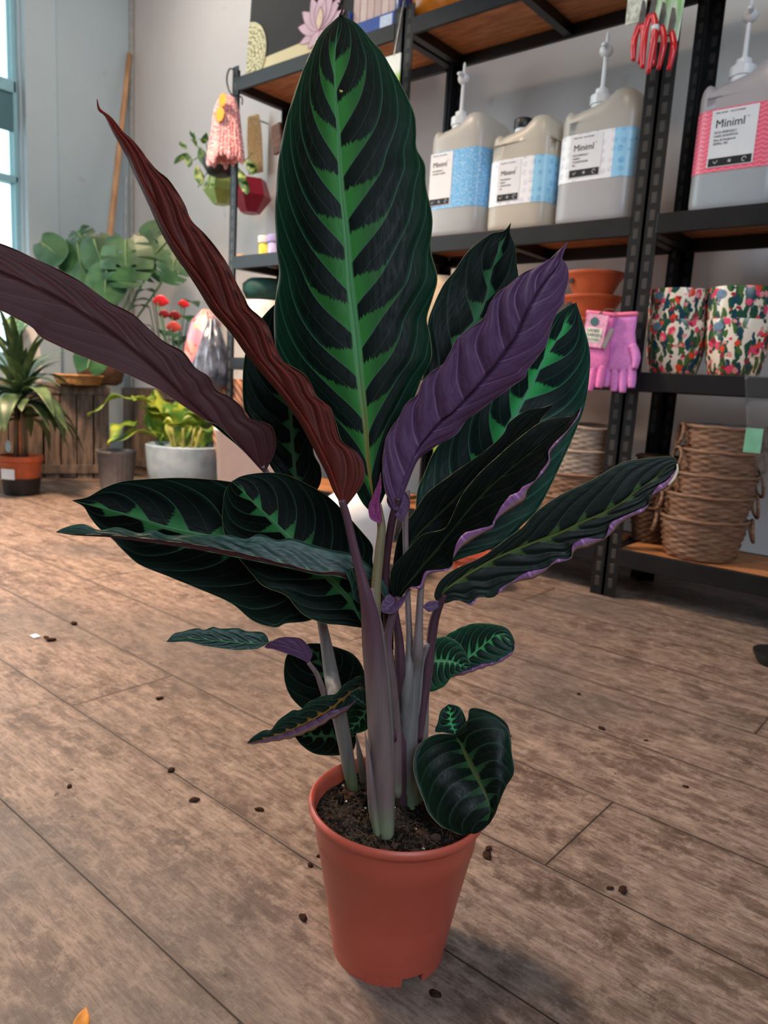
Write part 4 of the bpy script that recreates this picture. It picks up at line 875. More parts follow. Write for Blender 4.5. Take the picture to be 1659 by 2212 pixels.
GRN = NT('green_packet'); o_ = GRN.obj(); GRN.fin(GRN.mix(GRN.ss(GRN.noise(GRN.mapped(o_, (40, 1, 4)), 1.2, 2), .4, .6), srgb(96, 176, 84), srgb(206, 224, 206)), .2, .6)
for k, (px, lab) in enumerate(((1436, 'green and white hanging seed packet, left one beside the red secateurs'), (1462, 'green hanging packet at the right end beside the red secateurs'))):
    a = ony(px, 0, 2.262 - .02 * k); b = ony(px, 88, 2.262 - .02 * k)
    bm = bmesh.new(); box(bm, -.022, .022, -.002, .002, b[2] - a[2], .14, .0015); o = obj('hanging_packet', bm, GRN.m); o.location = tuple(a); o.rotation_euler = (0, .06, .2); tag(o, lab, 'packet')
a = ony(1376, 10, 2.27); bm = bmesh.new(); box(bm, -.03, .03, -.002, .002, -.05, .13, .001); o = obj('hanging_card', bm, plain('patterned_card', (206, 206, 190), .6, .3, .3, 60)); o.location = tuple(a); tag(o, 'pale patterned card hanging above the leftmost red secateurs', 'card')

# ------------------------------------------------------------------ on top of the left rack
pm = NT('black_canvas'); s = pm.n('ShaderNodeSeparateXYZ'); pm.lk(pm.obj(), s.inputs[0]); dsc = pm.math('ADD', s.outputs[2], pm.math('MULTIPLY', s.outputs[0], -.03))
dia = pm.ss(dsc, .125, .128); pm.fin(pm.mix(dia, srgb(232, 214, 168), srgb(44, 40, 38)), .7, .3)
p0 = ony(531, 150, 2.44); xL = p0[0]
t = thing('wall_art_canvas', 'black canvas with pink lotus flower and cream mandala disc on the top shelf', 'picture', (xL, 2.44, 1.983)); t.rotation_euler = (radians(-3), 0, 0)
bm = bmesh.new(); box(bm, 0, .86, 0, .03, 0, .55, .002); obj('canvas', bm, pm.m, t)
mc = NT('mandala_print'); o = mc.obj(); v = mc.n('ShaderNodeTexVoronoi', feature='DISTANCE_TO_EDGE'); v.inputs['Scale'].default_value = 60; mc.lk(o, v.inputs['Vector'])
wv = mc.n('ShaderNodeTexWave', wave_type='RINGS', rings_direction='SPHERICAL'); wv.inputs['Scale'].default_value = 14; mc.lk(o, wv.inputs['Vector'])
mc.fin(mc.mix(mc.math('MULTIPLY', mc.ss(v.outputs['Distance'], .05, .12, 1, 0), mc.ss(wv.outputs['Fac'], .2, .6, .3, 1)), srgb(232, 218, 172), srgb(92, 82, 56)), .7, .3)
bm = bmesh.new(); n = 40; ring = []
for i in range(n + 1):
    a = -pi / 2 + pi * i / n; ring.append((.135 * cos(a), .142 * sin(a)))
fv = [bm.verts.new((x, 0, z)) for x, z in ring]; f = bm.faces.new(fv); r = bmesh.ops.extrude_face_region(bm, geom=[f]); bmesh.ops.translate(bm, vec=(0, .002, 0), verts=[v for v in r['geom'] if isinstance(v, bmesh.types.BMVert)])
md = obj('mandala_disc', bm, mc.m, t); md.location = (.001, -.003, .165)
bm = bmesh.new(); tube(bm, [(.135 * cos(a), 0, .142 * sin(a)) for a in [-pi / 2 + pi * i / 20 for i in range(21)]], .0035, 6, sub=2); obj('mandala_border', bm, plain('cream_relief', (232, 218, 178)), md, True)
lx = ony(690, 55, 2.44); PET = plain('lotus_pink', (226, 188, 196), .7, .3, .1, 12); OUT = plain('lotus_outline', (206, 150, 166), .7, .3)
lc = (lx[0] - xL + .0, lx[2] - 1.983 - .02)
def petal(a, ln, w, m, yo, name='lotus_petal'):
    bm = bmesh.new(); P = []
    for i in range(21):
        u = i / 20; P.append((w * sin(pi * u) ** .8 * (1 - .25 * u), ln * u))
    for i in range(19, 0, -1):
        u = i / 20; P.append((-w * sin(pi * u) ** .8 * (1 - .25 * u), ln * u))
    fv = [bm.verts.new((lc[0] + x * cos(a) + z * sin(a), -.004 - yo, lc[1] - x * sin(a) + z * cos(a))) for x, z in P]
    f = bm.faces.new(fv); r = bmesh.ops.extrude_face_region(bm, geom=[f]); bmesh.ops.translate(bm, vec=(0, .002, 0), verts=[v for v in r['geom'] if isinstance(v, bmesh.types.BMVert)]); pt = obj(name, bm, m, t)
    bm = bmesh.new(); tube(bm, [tuple(v_) for v_ in [(lc[0] + x * cos(a) + z * sin(a), -.0045 - yo, lc[1] - x * sin(a) + z * cos(a)) for x, z in P[::2] + P[:1]]], .0010, 4, sub=1, smooth_path=False); obj('petal_outline', bm, OUT, pt)
for i, (a, ln, w) in enumerate(((-1.75, .13, .022), (1.75, .13, .022), (-1.25, .15, .03), (1.25, .15, .03), (-2.3, .09, .025), (2.3, .09, .025), (-.85, .16, .032), (.85, .16, .032), (-.42, .16, .036), (.42, .16, .036), (0, .15, .042))): petal(a, ln, w, PET, i * .0006)
petal(0, .095, .024, plain('lotus_heart', (238, 206, 176), .7, .3), .008, 'lotus_heart')

# blue display box with candles
a = ony(752, 60, 2.33); bxr = ony(853, 40, 2.33); x0, x1 = a[0], bxr[0]
t = thing('display_box', 'blue printed cardboard display box behind the top of the tall leaf', 'box', ((x0 + x1) / 2, 2.36, 1.983)); hw = (x1 - x0) / 2
BLU = plain('blue_print', (40, 76, 156), .5, .4, .1, 20)
bm = bmesh.new(); box(bm, -hw, hw, -.03, .14, 0, .012); box(bm, -hw, hw, -.03, -.027, 0, .065, .001); box(bm, -hw, -hw + .003, -.03, .14, 0, .12); box(bm, hw - .003, hw, -.03, .14, 0, .12); box(bm, -hw, hw, .137, .14, 0, .3); obj('tray', bm, BLU, t)
bm = bmesh.new(); box(bm, hw - .075, hw - .012, -.0315, -.0300, .016, .058, .0005); obj('information_panel', bm, plain('printed_white', (206, 214, 232), .5, .4, .12, 200), t)
text('refills', .022, WHITEP, t, Matrix.Translation((-hw + .03, -.031, .02)) @ FACE)
for k in range(6):
    w6 = (2 * hw - .02) / 6; bm = bmesh.new(); box(bm, -w6 / 2 + .0015, w6 / 2 - .0015, -.0, .09, 0, .24, .002); col = ((210, 176, 168), (226, 196, 184), (218, 184, 172))[k % 3]
    o = obj('candle_pack', bm, plain('blush_carton_%d' % (k % 3), col, .5, .4, .05)); o.location = ((x0 + x1) / 2 - hw + .01 + w6 * (k + .5), 2.345, 1.997)
    tag(o, 'blush pink carton standing in the blue display box', 'carton', 'cartons in the blue display box')
a = ony(945, 8, 2.42); t = thing('orange_planter', 'orange glazed planter with a gold rim on the top shelf', 'plant pot', (a[0], 2.42, 1.983))
bm = bmesh.new(); lathe(bm, [(.07, 0), (.085, .01), (.10, .08), (.105, .15), (.10, .15), (.09, .06)], 40); obj('pot_wall', bm, plain('amber_glaze', (196, 116, 30), .3, .5, .1), t, auto=50)
a = ony(882, 25, 2.36); bm = bmesh.new(); lathe(bm, [(.03, 0), (.036, .01), (.036, .12), (.02, .15), (.02, .17)], 28); o = obj('blue_bottle', bm, plain('deep_blue_glass', (34, 40, 96), .2, .6), auto=40); o.location = (a[0] - .005, 2.345, 1.983); tag(o, 'dark blue bottle between the display box and the orange planter', 'bottle')
# hanging seed pack beside the main leaf
a = ony(852, 118, 2.25); t = thing('seed_packet', 'white and green packet hanging right of the tall leaf', 'packet', tuple(a))
sp = NT('seed_packet_print'); s_ = sp.n('ShaderNodeSeparateXYZ'); sp.lk(sp.obj(), s_.inputs[0]); sp.fin(sp.mix(sp.ss(s_.outputs[2], -.085, -.05), srgb(132, 176, 52), srgb(222, 228, 222)), .4, .5)
bm = bmesh.new(); box(bm, -.045, .033, -.002, .002, -.14, 0, .001); obj('packet_face', bm, sp.m, t)
uvtube('steel_hook', STEEL, [(0, 0, -.005), (0, .005, .02), (0, .03, .15), (0, .04, .2)], .004, t)

# ------------------------------------------------------------------ rope bundle, twine, wall planters
ROPE = NT('pink_speckled_rope'); o_ = ROPE.obj(); ROPE.fin(ROPE.mix(ROPE.ss(ROPE.noise(o_, 130, 3), .42, .6), srgb(196, 110, 122), srgb(244, 208, 204)), .85, .2)
a = ony(490, 215, 2.22); bt = ony(490, 355, 2.22); H = a[2] - bt[2]
t = thing('rope_bundle', 'bundle of pink speckled rope hanks with orange tags on the left rack post', 'rope', tuple(a))
bm = bmesh.new(); rng = random.Random(5)
for k in range(26):
    q = 2 * pi * k / 26 * 1.0; r0 = .055; x0, y0 = r0 * cos(q), r0 * .7 * sin(q); r1 = .098 * rng.uniform(.85, 1.05); x1, y1 = r1 * cos(q), r1 * .55 * sin(q); hl = H * rng.uniform(.9, 1.02); 
    for s_ in (-.007, .007):
        tube(bm, [(x0 * .6, y0 * .6, .005), (x0 + s_, y0, -.05), ((x0 + x1) / 2 + s_, (y0 + y1) / 2, -hl * .55), (x1 + s_ * .9, y1, -hl * .9), (x1, y1, -hl)], [.007, .008, .008, .0085, .005], 7, sub=3)
obj('rope_hank', bm, ROPE.m, t, True)
for (x, z, r) in ((.052, -.030, .026), (.034, -.085, .030)):
    bm = bmesh.new(); lathe(bm, [(r, -.001), (r, .001)], 24, wob=lambda a_, z_: .003 * cos(a_ * 12)); bmesh.ops.transform(bm, matrix=Matrix.Translation((x, -.062, z)) @ Matrix.Rotation(pi / 2, 4, 'X'), verts=bm.verts); obj('orange_tag', bm, plain('orange_tag', (240, 160, 40), .6, .3), t)
bm = bmesh.new(); tube(bm, [(0, 0, -.01), (-.012, -.01, -.06), (-.02, -.03, -.13)], .009, 8); obj('blue_strap', bm, plain('slate_strap', (96, 96, 128)), t, True)
pz = ony(497, 175, 2.27)
bm = bmesh.new(); tube(bm, [(0, 0, -.02), (.002, .02, .02), (.01, .074, .03), (.01, .078, .0)], .003, 6); obj('hook', bm, BLACK, t, True)
t2 = thing('cable_tie_loop', 'black looped tie at the top of the left rack post', 'cable tie', (pz[0], 2.285, pz[2]))
bm = bmesh.new(); tube(bm, [(.01, 0, -.07), (-.02, -.006, -.03), (-.036, -.006, .02), (-.02, -.006, .055), (.006, -.004, .05), (.018, 0, .02)], .004, 8); obj('loop', bm, BLACK, t2, True)
TW = plain('straw_twine', (190, 156, 112), .85, .2, .2, 90)
a = ony(548, 255, 2.74); b = ony(565, 372, 2.74)
t = thing('twine_hanger', 'hank of straw-coloured twine hanging behind the pink rope', 'twine', tuple(a)); bm = bmesh.new()
for k in range(12):
    u = -.055 + k * .01; tube(bm, [(-.02 + u * .3, 0, -.01), (u * .8, -.006 * (k % 2), .005), (u + .01, 0, -.10), (u + .03, 0, -(a[2] - b[2]))], .0045, 6, sub=4)
obj('strand', bm, TW, t, True)
bm = bmesh.new(); tube(bm, [(-.01, -.01, 0), (-.01, WY - a[1] + .0, .004)], .004, 6, sub=2); obj('nail', bm, STEEL, t, True)
def gem(name, label, px, py, Y, r, m, h=None):
    a = ony(px, py, Y); t = thing(name, label, 'planter', tuple(a)); h = h or r * 1.1
    bm = bmesh.new(); lathe(bm, [(r * .45, -h), (r, -h * .35), (r * .72, h * .35), (r * .62, h * .35), (r * .85, -h * .3), (r * .4, -h * .9)], 6, cap0=True); obj('faceted_wall', bm, m, t)
    bm = bmesh.new(); lathe(bm, [(.001, h * .2), (r * .7, h * .2)], 6, cap0=False, cap1=False); obj('planter_soil', bm, SOIL, t); return t
gem('faceted_planter', 'dark red faceted wall planter behind the left rack post', 542, 408, 2.66, .112, plain('dark_red_glaze', (128, 22, 46), .35, .5, .1))
gem('faceted_planter', 'light green faceted wall planter left of the dark red one', 478, 400, 2.64, .10, plain('lime_glaze', (150, 172, 92), .4, .5, .1), .10)
a = ony(474, 362, 2.50); t = thing('hanging_pothos', 'trailing variegated plant in a black bowl hanging below the pink rope', 'plant', tuple(a))
bm = bmesh.new(); lathe(bm, [(.03, -.045), (.06, -.035), (.082, 0), (.088, .035), (.083, .035), (.05, -.02)], 36); obj('bowl', bm, BLACK, t, auto=50)
PL = NT('variegated_leaf'); o_ = PL.obj(); PL.fin(PL.mix(PL.ss(PL.noise(o_, 30, 2), .5, .6), srgb(58, 100, 44), srgb(168, 184, 92)), .35, .5); translucent(PL.m, (.2, .4, .05, 1), .2)
def simple_leaf(par, base, tip, w, m, name='leaf', droop=.1, cup=.15, nu=9, side=None, shape=.8, wave=0., stalk=0, up=(0, 0, 1), th=.0006):
    b, e = Vector(base), Vector(tip); ax = e - b; ln = ax.length; ax.normalize(); up = Vector(up)
    sd_ = side and Vector(side).normalized() or ax.cross(up)
    if sd_.length < .05: sd_ = Vector((1, 0, 0))
    sd_.normalize(); nn = sd_.cross(ax); bm = bmesh.new(); g = []; g2 = []
    for i in range(nu * 2 + 1):
        u = i / (nu * 2); c = b + ax * ln * u + nn * (ln * droop * sin(pi * u)); hw_ = w * (sin(pi * min(1, u * .97 + .015) ** shape)) ; rw = []; rw2 = []
        for j in range(-3, 4):
            v = j / 3; p = c + sd_ * hw_ * v + nn * (abs(v) * hw_ * cup + wave * sin(u * 14) * abs(v) * w)
            rw.append(bm.verts.new(p + nn * th)); rw2.append(bm.verts.new(p - nn * th))
        g.append(rw); g2.append(rw2)
    for i in range(nu * 2):
        for j in range(6):
            bm.faces.new((g[i][j], g[i][j + 1], g[i + 1][j + 1], g[i + 1][j])); bm.faces.new((g2[i][j], g2[i + 1][j], g2[i + 1][j + 1], g2[i][j + 1]))
        for j in (0, 6): bm.faces.new((g[i][j], g[i + 1][j], g2[i + 1][j], g2[i][j]))
    for i in (0, nu * 2):
        for j in range(6): bm.faces.new((g[i][j], g[i][j + 1], g2[i][j + 1], g2[i][j]))
    return obj(name, bm, m, par, True)
def rel(o, px, py, Y): return Vector(ony(px, py, Y)) - Vector(o.location)
bm = bmesh.new()
for P in (((455, 350), (430, 320), (412, 300)), ((452, 355), (440, 330), (420, 345), (398, 345)), ((450, 370), (432, 395), (428, 405)), ((500, 350), (530, 345), (545, 330)), ((505, 365), (525, 385), (530, 410)), ((455, 372), (452, 395), (462, 400)), ((450, 345), (445, 310), (430, 300))):
    tube(bm, [tuple(rel(t, x, y, 2.48)) for x, y in P], .0028, 6, sub=3)
obj('vine', bm, plain('vine_green', (96, 112, 60)), t, True)
for (bx, by, tx_, ty, w) in ((402, 322, 388, 305, .022), (400, 330, 376, 355, .034), (404, 330, 408, 362, .026), (420, 300, 410, 282, .012), (425, 318, 418, 285, .013), (440, 310, 446, 286, .026), (432, 318, 442, 360, .034), (424, 358, 434, 402, .034), (446, 392, 444, 408, .018), (455, 395, 470, 402, .02), (540, 345, 545, 378, .034), (526, 345, 552, 352, .022), (520, 375, 532, 420, .032), (510, 360, 528, 392, .034), (530, 395, 534, 420, .02)):
    simple_leaf(t, rel(t, bx, by, 2.46), rel(t, tx_, ty, 2.44), w * .8, PL.m, side=(.84, .54, 0))
# brown scoop hanging
a = ony(600, 300, 2.6); bm = bmesh.new(); box(bm, -.035, .035, -.01, .01, -.07, .07, .006); o = obj('wooden_tag', bm, wood_mat('walnut', (90, 54, 38), (130, 84, 60))); o.location = tuple(a); o.rotation_euler = (0, -.2, 0); tag(o, 'small brown wooden tag hanging left of the tall leaf', 'tag')

# ------------------------------------------------------------------ jars and pots on the left rack
for px, cap_c, body_c, nm in ((572, (232, 230, 226), (214, 206, 70), 'yellow'), (592, (168, 164, 216), (176, 176, 222), 'lavender')):
    a = ony(px, 540, 2.40); t = thing('candle_jar', 'small %s jar on the left rack shelf' % nm, 'jar', (a[0], 2.40, 1.199))
    bm = bmesh.new(); lathe(bm, [(.025, 0), (.03, .004), (.03, .06), (.026, .066), (.026, .07)], 32); obj('glass', bm, plain('jar_' + nm, body_c, .2, .6), t, auto=40)
    bm = bmesh.new(); lathe(bm, [(.033, .068), (.034, .07), (.034, .098), (.032, .1)], 32); obj('lid', bm, plain('lid_' + nm, cap_c, .5, .4), t, auto=40)
a = ony(520, 540, 2.42); bm = bmesh.new(); box(bm, -.05, .05, -.03, .03, 0, .03, .004); o = obj('kraft_packet', bm, plain('kraft_paper', (196, 156, 118), .8, .2, .1)); o.location = (a[0], 2.42, 1.198); tag(o, 'crumpled brown kraft packet at the left end of the shelf', 'packet')
x_ = ony(566, 650, 2.46)[0]
t = thing('ceramic_planter', 'white ceramic planter holding up a dark green cushion on the left rack', 'plant pot', (x_ + .05, 2.46, .73)); bm = bmesh.new(); lathe(bm, [(.07, 0), (.09, .02), (.125, .16), (.13, .26), (.12, .275), (.11, .26)], 44); obj('pot_wall', bm, plain('white_ceramic', (228, 226, 224), .25, .5), t, auto=50)
bm = bmesh.new(); lathe(bm, [(.104, .095), (.118, .10), (.1235, .15), (.122, .155)], 44, cap0=False, cap1=False); obj('tan_stripe', bm, plain('tan_stripe', (204, 146, 104), .4, .4), t, True)
bm = bmesh.new(); lathe(bm, [(.06, 0), (.11, .01), (.128, .04), (.125, .075), (.10, .1), (.05, .108)], 44, wob=lambda a, z: .003 * sin(a * 7 + z * 60)); o = obj('velvet_pouch', bm, plain('dark_green_velvet', (14, 66, 60), .7, .5, .3, 30), smooth=True); o.location = (x_ + .05, 2.46, 1.008); tag(o, 'dark green velvet round cushion under the second shelf of the left rack', 'cushion')
a = ony(508, 850, 2.45); t = thing('striped_vase', 'tan vase with dark leaf stripes on the lower shelf of the left rack', 'vase', (a[0] + .02, 2.45, .166))
vm = NT('leaf_striped_glaze'); w_ = vm.n('ShaderNodeTexWave', wave_type='BANDS', bands_direction='DIAGONAL'); w_.inputs['Scale'].default_value = 16; w_.inputs['Distortion'].default_value = 3; vm.lk(vm.obj(), w_.inputs['Vector']); vm.fin(vm.mix(vm.ss(w_.outputs['Fac'], .7, .85), srgb(214, 160, 126), srgb(112, 66, 48)), .5, .4)
bm = bmesh.new(); lathe(bm, [(.07, 0), (.10, .03), (.12, .16), (.12, .30), (.10, .44), (.09, .46), (.08, .44)], 40); obj('vase_wall', bm, vm.m, t, auto=50)
a = ony(946, 640, 2.46); t = thing('cream_planter', 'large cream planter with tan base between the tall leaf and the dark leaf behind', 'plant pot', (a[0], 2.46, .73)); bm = bmesh.new(); lathe(bm, [(.09, 0), (.11, .02), (.14, .2), (.135, .30), (.12, .34), (.11, .32)], 44); obj('pot_wall', bm, plain('cream_glaze', (226, 200, 164), .4, .4), t, auto=50)
# tall white and round white containers on the floor
a = onz(556, 1152); t = thing('white_storage_bin', 'tall white plastic bin on the floor behind the left leaves', 'bin', (a[0], a[1], 0), radians(40))
bm = bmesh.new(); R = [super_ring(bm, w, w * .8, z, 6, 48) for w, z in ((.135, 0), (.145, .01), (.165, .42), (.172, .425), (.172, .44), (.16, .44))]; loft(bm, R); obj('bin_body', bm, plain('warm_white_plastic', (232, 214, 206), .4, .4, .03), t, True)
a = onz(770, 1235); t = thing('white_bucket', 'round white bucket on the floor behind the stems', 'bucket', (a[0], a[1], 0))
bm = bmesh.new(); lathe(bm, [(.095, 0), (.10, .005), (.125, .15), (.13, .2), (.12, .25), (.08, .28), (.03, .29)], 48); obj('bucket_wall', bm, WHITEP, t, True)
bm = bmesh.new(); tube(bm, [(.126 * cos(q), .126 * sin(q), .2) for q in [i * 2 * pi / 32 for i in range(33)]], .004, 6, sub=2, cap=False); obj('rim', bm, WHITEP, t, True)
a = onz(1018, 1262); t = thing('small_terracotta_pot', 'small terracotta pot with a white label on the floor under the right leaves', 'plant pot', (a[0], a[1], 0)); bm = bmesh.new(); lathe(bm, [(.05, 0), (.055, .004), (.072, .09), (.078, .09), (.08, .11), (.072, .11), (.06, .03)], 36); obj('pot_wall', bm, TERRA, t, auto=40)
bm = bmesh.new(); box(bm, -.02, .02, -.075, -.066, .03, .07); bmesh.ops.rotate(bm, cent=(0, 0, 0), matrix=Matrix.Rotation(.2, 3, 'Z'), verts=bm.verts); obj('white_label', bm, WHITEP, t)
a = ony(906, 1015, 2.2); t = thing('lime_planter', 'lime green planter glimpsed between the stems under the middle rack', 'plant pot', (a[0], 2.44, .165)); bm = bmesh.new(); lathe(bm, [(.07, 0), (.075, .005), (.10, .28), (.105, .30), (.09, .3)], 36); obj('pot_wall', bm, plain('lime_plastic', (136, 170, 60), .4, .4), t, auto=40)
# cellophane cones on the right edge
CL = NT('clear_cellophane'); CL.fin((.9, .95, 1, 1), .08, .5); CL.b.inputs['Transmission Weight'].default_value = .92; CL.b.inputs['IOR'].default_value = 1.05; CL.b.inputs['Alpha'].default_value = .22
a = ony(1706, 965, 2.05); t = thing('cellophane_sleeve', 'clear cellophane flower sleeve with a green label at the right edge', 'wrapping', tuple(a)); bm = bmesh.new()
lathe(bm, [(.014, -.16), (.03, -.13), (.10, .02), (.125, .17)], 40, cap0=False, cap1=False, wob=lambda a_, z: .006 * sin(a_ * 7) * (z + .18) * 4); obj('film', bm, CL.m, t, True)
bm = bmesh.new(); box(bm, -.090, -.050, -.062, -.060, -.02, .04); obj('green_label', bm, plain('sea_green_label', (108, 168, 140), .5, .4), t)
uvtube('gold_tie', plain('gold_tie', (190, 150, 80), .3, .5, metal=.6), [(.02 * cos(q), .02 * sin(q), -.13) for q in [i * .6 for i in range(12)]], .003, t)
bm = bmesh.new(); lathe(bm, [(.045, -a[2]), (.05, .002 - a[2]), (.052, .009 - a[2]), (.056, .011 - a[2]), (.057, .020 - a[2]), (.062, .022 - a[2]), (.063, .032 - a[2]), (.05, .034 - a[2]), (.006, .036 - a[2])], 40, cx=.05); tube(bm, [(.05, 0, .03 - a[2]), (0, 0, -.16)], .006, 8, sub=2)
obj('display_stand', bm, BLACK, t)

# ------------------------------------------------------------------ crates, pots and plants along the left
def crate(x, y, rot, w, d, h, label, n=7):
    t = thing('wooden_crate', label, 'crate', (x, y, 0), rot, 'old wooden crates along the wall'); rng = random.Random(int(w * 1000 + x * 77))
    for sgn, nm in ((-1, 'front_panel'), (1, 'rear_panel')):
        bm = bmesh.new()
        for k in range(n):
            a = -w / 2 + w * k / n; box(bm, a + rng.uniform(.002, .006), a + w / n - rng.uniform(.002, .006), sgn * d / 2 - .006, sgn * d / 2 + .006, .0 + rng.uniform(0, .01), h - rng.uniform(0, .008), .002)
        obj(nm, bm, CRATE, t)
    for sgn in (-1, 1):
        bm = bmesh.new()
        for k in range(3): box(bm, sgn * (w / 2 - .01) - .008, sgn * (w / 2 - .01) + .008, -d / 2 + .008, d / 2 - .008, .02 + k * h / 3, .02 + k * h / 3 + h / 3 - .02, .002)
        obj('side_panel', bm, CRATE, t)
    bm = bmesh.new(); box(bm, -w / 2, w / 2, -d / 2, d / 2, h - .012, h + .003, .002); obj('top_board', bm, CRATE, t)
    for za, zb2 in ((h - .05, h - .005), (.03, .08)):
        bm = bmesh.new(); box(bm, -w / 2 - .004, w / 2 + .004, -d / 2 - .016, -d / 2 - .006, za, zb2, .002); obj('batten', bm, CRATE, t)
    return t
crate(-4.33, 2.06, radians(68), .62, .34, .535, 'weathered wooden crate standing on end at the left', 7)
crate(-4.40, 1.36, radians(75), .62, .34, .52, 'weathered wooden crate behind the leftmost orange pot', 7)
crate(-3.96, 2.72, radians(2), .98, .20, .525, 'dark wooden crate behind the blue-grey pot', 8)
# bamboo pole and cable by the corner
a = onx(232, 560, WX + .25); b = onx(289, 120, WX + .03); bm = bmesh.new(); A = Vector(a); B = Vector(b); B.y = min(B.y, WY - .04); ext = A + (A - B) * .5
tube(bm, [tuple(B), tuple(A), (ext.x, ext.y, max(.0, ext.z))], [.016, .02, .021], 12, sub=4); tag(obj('bamboo_pole', bm, BAMBOO, smooth=True), 'thin bamboo pole leaning in the corner above the split-leaf plant', 'pole')
c0 = onx(274, 380, WX + .02); bm = bmesh.new(); c0[0] = WX + .012; z1 = .5
tube(bm, [(c0[0], c0[1], c0[2] + .0), (c0[0], c0[1] - .006, c0[2] - .3), (c0[0], c0[1], z1)], .008, 8); tag(obj('wall_cable', bm, plain('white_cable', (196, 196, 196), .5), smooth=True), 'white cable running down the wall beside the pole', 'cable')
bm = bmesh.new(); box(bm, WX + .002, WX + .025, WY - .03, WY - .005, .02, 3.3, .004); tag(obj('corner_pipe', bm, plain('corner_grey', (168, 166, 162))), 'thin grey conduit in the wall corner', 'pipe')

# monstera
MG = NT('glossy_split_leaf'); o_ = MG.obj(); MG.fin(MG.mix(MG.ss(MG.noise(o_, 9, 3), .35, .65), srgb(34, 74, 44), srgb(66, 108, 66)), .32, .5); translucent(MG.m, (.15, .4, .08, 1), .15)
mp = onx(250, 830, -4.25); t = thing('split_leaf_plant', 'large split-leaf plant with broad holed leaves standing on the crates', 'plant', (-4.27, 2.35, .54)); base = Vector((-4.27, 2.35, .54))
bm = bmesh.new(); lathe(bm, [(.09, 0), (.12, .02), (.15, .14), (.155, .16), (.14, .16)], 32, wob=lambda a_, z: .003 * sin(a_ * 12)); obj('woven_pot', bm, WB, t, auto=50)
def monstera(px, py, sz, ang, slits, d=4.25, tilt=0.0, holes=2):
    """heart outline with slits cut between the veins, bent a little; sz in picture units"""
    c = np.array(at(px, py, d)) - np.array(base); k = d / FPX * sz; ex = M[:, 0]; ey = M[:, 1]; ez = -M[:, 2]
    P = []; ns_ = 5
    for side in (1, -1):
        half = []
        for i in range(61):
            u = i / 60; th = pi * u; r = (.50 + .12 * cos(th) ) ; x = .50 * sin(th) ** .75; y = -.5 + 1.05 * u if False else -cos(th) * .52
            if u > .9: y -= (u - .9) * 1.6
            if slits:
                f = (u * (ns_ + 1.4) - .9) % 1.0
                if .12 < u < .92 and .40 < f < .62: x *= .38 if abs(f - .51) < .08 else .60
            half.append((side * x, y))
        P += half if side == 1 else half[::-1][1:-1]
    ca, sa = cos(ang), sin(ang); bm = bmesh.new(); vs = []
    for x, y in P:
        X = x * ca - y * sa; Y = x * sa + y * ca; z = -.22 * x * x - .12 * y * y + tilt * y
        vs.append(bm.verts.new(tuple(c + (ex * X + ey * Y + ez * z) * k)))
    es = [bm.edges.new((vs[i], vs[(i + 1) % len(vs)])) for i in range(len(vs))]
    if holes and slits:
        for side in (1, -1):
            for yy in (-.15, .12):
                hv = []
                for q in range(8):
                    a_ = q * pi / 4; x = side * .14 + .055 * cos(a_); y = yy + .03 * sin(a_) + abs(x) * .2; X = x * ca - y * sa; Y = x * sa + y * ca; hv.append(bm.verts.new(tuple(c + (ex * X + ey * Y + ez * (-.22 * x * x - .12 * y * y + tilt * y)) * k)))
                es += [bm.edges.new((hv[i], hv[(i + 1) % 8])) for i in range(8)]
    bmesh.ops.triangle_fill(bm, use_beauty=True, use_dissolve=False, edges=es)
    r = bmesh.ops.extrude_face_region(bm, geom=list(bm.faces)); bmesh.ops.translate(bm, vec=tuple(-ez * .0015), verts=[v for v in r['geom'] if isinstance(v, bmesh.types.BMVert)])
    lf = obj('leaf', bm, MG.m, t)
    top = c + (ex * (-(.4) * -sa) + ey * (.4 * ca)) * k * -1
    bm = bmesh.new(); m0 = c + (ex * (.42 * sa) + ey * (-.42 * ca)) * k
    st = c + (ex * (-.36 * sa) + ey * (.36 * ca)) * k
    tube(bm, [tuple(st + ez * .004), tuple(c * .7 + ez * -.03 + np.array([0, 0, .05])), (0, 0, .12)], .006, 6); obj('leaf_stalk', bm, plain('stalk_green', (92, 118, 70)), lf, True)
    bm = bmesh.new(); tube(bm, [tuple(st + ez * .003), tuple(c + ez * .003), tuple(m0 - ez * .1 * k)], [.004, .003, .001], 6); obj('midrib', bm, plain('rib_green', (120, 150, 96)), lf, True)
for args in ((108, 538, 72, .9, False, 4.3), (172, 560, 100, .15, False, 4.35), (228, 612, 92, -.1, False, 4.15), (212, 545, 84, .3, False, 4.28), (272, 560, 118, .0, True, 4.12), (338, 545, 120, -.75, True, 4.2), (375, 575, 76, -.3, True, 4.1), (330, 505, 60, -1.2, False, 4.3), (180, 520, 66, .5, True, 4.4), (196, 770, 78, 2.9, False, 4.0)): monstera(*args)

